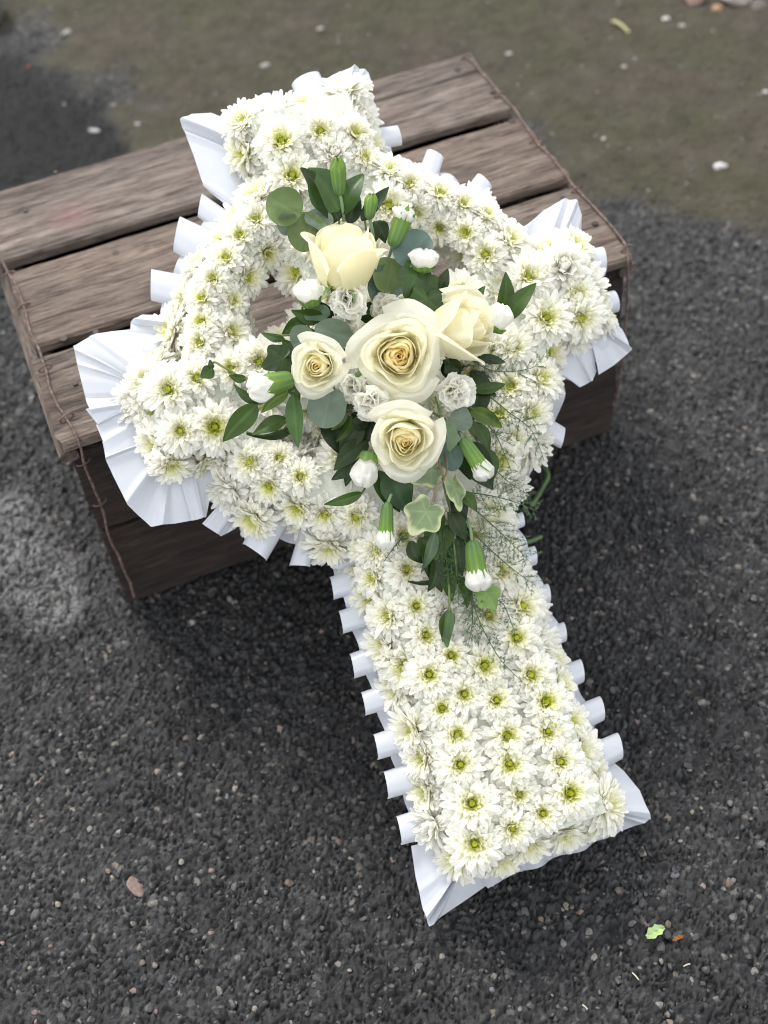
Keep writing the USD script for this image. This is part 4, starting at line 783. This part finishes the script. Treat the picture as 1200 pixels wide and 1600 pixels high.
# asparagus fern
def fern(label, fronds, seed, c=(.085, .135, .065)):
    r = np.random.default_rng(seed); g = thing('asparagus_fern', label, 'fern')
    nd = MB()
    for pts, spread, nbr in fronds:
        spread = spread * .64; S = smooth_path([at(p[0], p[1], hm(p[2])) for p in pts], 40); mb = MB(); mb.tube(S, np.linspace(.0006, .0002, 40), 5, np.array(c) * .7); mb.build('stem', 'stem', g, True, True)
        N = Q[:, 2]
        for k in range(nbr):
            t = .05 + .93 * (k + r.uniform(-.8, 1.6)) / nbr; t = min(max(t, .03), .98); i = min(int(t * 39), 38); T = unit(S[i + 1] - S[i]); sd = unit(np.cross(T, N)) * (1 if k % 2 else -1)
            L = spread * (1 - .65 * t) * r.uniform(.6, 1.15); D = unit(sd * r.uniform(.55, 1.1) + T * r.uniform(.25, 1.0) + N * r.normal(.08, .3)); bw = r.normal(0, .35)
            m_ = 9; vv = np.linspace(0, 1, m_); br = S[i] + np.outer(vv * L, D) + np.outer(vv ** 2 * L * .25, T * (.6 + bw) - N * .5 + sd * bw)
            nd.tube(br, .00013, 3, np.array(c) * .8)
            for j in range(int(L / .0008)):
                q = r.random(); b0 = S[i] + D * q * L + (T * (.6 + bw) - N * .5 + sd * bw) * q * q * L * .25
                for _ in range(2):
                    dr = unit(D * .75 + np.cross(D, N) * r.choice([-1, 1]) * r.uniform(.4, 1) + N * r.normal(0, .3)); ln = r.uniform(.0018, .0040) * (1.1 - .5 * q); sdv = unit(np.cross(dr, N)) * .00017
                    nd.add([b0 - sdv, b0 + sdv, b0 + dr * ln], [(0, 1, 2)], np.array(c) * r.uniform(.75, 1.35))
    p = nd.build('needles', 'fern', g, False, True); tag(p, kind='stuff')
fern('feathery asparagus fern over the right of the ring beside the ruffled carnation', [([(735, 560, .10), (775, 580, .095), (830, 575, .09), (850, 555, .088)], .030, 24), ([(740, 600, .10), (790, 640, .092), (835, 680, .086), (850, 720, .078)], .036, 30), ([(735, 640, .095), (780, 690, .09), (800, 740, .085)], .03, 24)], 1)
fern('fine fern fronds fanning out right of the green trail towards the stem edge', [([(735, 770, .09), (790, 780, .088), (840, 800, .08)], .032, 26), ([(735, 790, .09), (780, 830, .088), (830, 880, .078)], .042, 34), ([(738, 830, .09), (790, 880, .086), (838, 915, .076)], .032, 26), ([(745, 700, .09), (780, 740, .088), (830, 775, .08)], .03, 22)], 2, (.095, .145, .075))
fern('fern trailing down over the stem of the cross below the lowest bud', [([(735, 900, .088), (745, 960, .086), (775, 1020, .082), (818, 1066, .082)], .026, 32), ([(735, 930, .086), (738, 970, .086), (730, 1010, .083)], .022, 20), ([(740, 930, .086), (790, 950, .084), (805, 990, .082)], .022, 20)], 3)
fern('dense dark fern hanging in the middle of the green trail', [([(700, 800, .094), (712, 860, .092), (716, 950, .09)], .018, 40), ([(690, 820, .094), (698, 880, .092), (705, 940, .088)], .016, 34), ([(715, 800, .09), (728, 870, .09), (735, 940, .088)], .018, 30)], 4, (.05, .11, .03))
fern('tiny fern wisp beside the slim bud left of the pale ivy leaf', [([(640, 830, .09), (620, 850, .088), (600, 878, .084)], .010, 14)], 5)

# ------------------------------------------------------------------ small things lying on the ground
def pebble(label, c, s, stretch=1.0, color=(.62, .6, .56), seed=0, rot=0.):
    s = s * .62; color = np.array(color) * .68; v, f = stone_mesh(300 + seed, 2, .55); w = atz(*c); R_ = Rotation.from_euler('z', rot).as_matrix()
    p = obj('pebble', ((v * s * (stretch, 1, 1)) @ R_.T + (w[0], w[1], s * .35), f), 'pale_stone', None, 40, np.broadcast_to(np.array(color), v.shape)); tag(p, label, 'pebble')
pebble('white elongated pebble on mossy ground right of the crate', (1124, 262), .010, 1.6, (.8, .78, .74), 1, .0)
pebble('white pebble on mossy ground at the top right, near the pale twig', (1040, 31), .0075, 1.1, (.75, .72, .68), 2)
pebble('small cream pebble on mossy ground left of the white elongated pebble', (943, 218), .005, 1.2, (.62, .57, .48), 3)
pebble('small yellowish pebble on mossy ground just beyond the crate end', (975, 105), .006, 1.1, (.6, .55, .4), 4)
pebble('small white pebble on mossy ground at the right edge of the picture', (1196, 145), .007, 1.0, (.66, .64, .6), 5)
pebble('grey white pebble on mossy ground above the right end of the crate', (795, 85), .006, 1.3, (.5, .5, .46), 6)
pebble('pale round pebble on mossy ground above the top of the cross', (500, 46), .007, 1.1, (.55, .53, .48), 7)
pebble('pale oblong pebble above the wet patch at upper left', (105, 53), .010, 1.4, (.42, .40, .37), 8, .4)
pebble('white pebble on the dark wet patch behind the crate', (215, 195), .0062, 1.0, (.66, .66, .64), 9)
pebble('oblong white pebble on the wet patch, left of the top corner of the ribbon', (147, 206), .0075, 1.7, (.62, .6, .56), 10, -.6)
pebble('grey pebble in front of the mossy ground left of the cross top', (415, 104), .0085, 1.2, (.4, .39, .35), 11)
pebble('tiny red brown pebble on the wet patch at upper left', (45, 105), .0045, 1.2, (.33, .07, .06), 12)
pebble('small white pebble on the wet patch at upper left, farthest from the cross', (100, 165), .0045, 1.0, (.5, .5, .48), 13)
pebble('small pale pebble just right of the white pebble near the pale twig', (1064, 42), .0075, 1.0, (.45, .42, .38), 14)
# brick crumbs and litter at the foot of something just out of view
for i, (x, y, s, c, lb) in enumerate([(1085, 4, .017, (.22, .14, .11), 'brown broken lump at the top right edge of the picture'), (1150, 1, .02, (.3, .26, .23), 'grey pink broken lump at the top right corner of the picture'), (1120, 16, .008, (.30, .18, .10), 'orange brown crumb between the broken lumps at the top right'), (1185, 12, .011, (.12, .10, .085), 'dark crumb nearest the top right corner')]):
    v, f = stone_mesh(400 + i, 2, .6); w = atz(x, y); p = obj('rubble', (v * s + (w[0], w[1], s * .3), f), 'pale_stone', None, 40, np.broadcast_to(np.array(c), v.shape)); tag(p, lb, 'rubble')
w = atz(6, 22); v, f = stone_mesh(420, 2, .8); p = obj('rubble', (v * (.03, .05, .05) + (w[0] - .02, w[1], .02), f), 'pale_stone', None, 40, np.broadcast_to(np.array((.06, .06, .055)), v.shape)); tag(p, 'dark lump of rubble at the top left corner of the picture', 'rubble')
mb = MB(); a, b = atz(957, 36), atz(982, 54); mb.tube(smooth_path([a + (0, 0, .003), (a + b) / 2 + (0, 0, .006), b + (0, 0, .003)], 8), .0022, 6, (.42, .40, .20)); p = mb.build('twig', 'stem', None, True, True); tag(p, 'short pale yellow green twig on mossy ground at the top right', 'twig')
# torn green leaf scrap, orange chip, pale straws
def scrap(name, label, cat, c, L, W, color, rot, h=.006, seed=0):
    r = np.random.default_rng(seed); w = atz(*c, .004); nu, nv = 11, 15; u = np.linspace(-1, 1, nu)[:, None]; v = np.linspace(0, 1, nv)[None]
    wd = W * .5 * np.sin(np.pi * (.08 + .9 * v)) ** .6 * (1 + .22 * np.sin(v * 17 + 3 * np.sign(u)))
    X = (v - .5) * L + 0 * u; Y = u * wd; Z = h * (.3 + .6 * np.abs(u) * np.sin(v * 3)) + .0012 * np.sin(v * 19 + u * 4)
    R_ = Rotation.from_euler('z', rot).as_matrix(); mb = MB(); col = np.array(color) * (1 + .35 * (meshkit.fbm(np.stack([X, Y, Z], -1) * 400, 2, seed)[..., None] - .4)) + np.exp(-(u / .1) ** 2)[..., None] * .06 + 0 * v[..., None]
    mb.grid(np.stack([X, Y, Z], -1), col); p = mb.build(name, 'leaf_matte', None, True, True, (R_, w)); tag(p, label, cat)
scrap('leaf_scrap', 'small crumpled light green leaf scrap lying on the tarmac at the lower right', 'leaf', (1024, 1458), .0165, .009, (.42, .55, .24), .1, .006, 1)
scrap('wood_chip', 'tiny orange brown chip on the tarmac beside the light green leaf scrap', 'chip', (1060, 1466), .010, .003, (.42, .17, .05), -.05, .002, 2)
for i, (a, b, lb) in enumerate([((1068, 1510), (1078, 1506), 'short pale straw on the tarmac below the orange chip'), ((988, 1520), (998, 1531), 'thin pale straw lying slantwise on the tarmac below the leaf scrap'), ((910, 1570), (918, 1577), 'thin pale straw on the tarmac at the bottom, right of centre')]):
    A, B = atz(*a, .003), atz(*b, .003); mb = MB(); mb.tube([A, (A + B) / 2 + (0, 0, .001), B], .0006, 5, (.5, .46, .36)); p = mb.build('straw', 'stem', None, True, True); tag(p, lb, 'straw')
# green stalk ends showing beyond the edge of the cross
for pts, lb in (([(830, 790), (848, 762), (856, 738), (850, 728)], 'curled green stalk end on the tarmac right of the ring'), ([(808, 842), (828, 846), (846, 838)], 'short green stalk end on the tarmac right of the stem top')):
    mb = MB(); mb.tube(smooth_path([atz(*p, .012) for p in pts], 14), .0019, 7, (.12, .2, .08)); p = mb.build('green_stalk', 'stem', None, True, True); tag(p, lb, 'stalk')
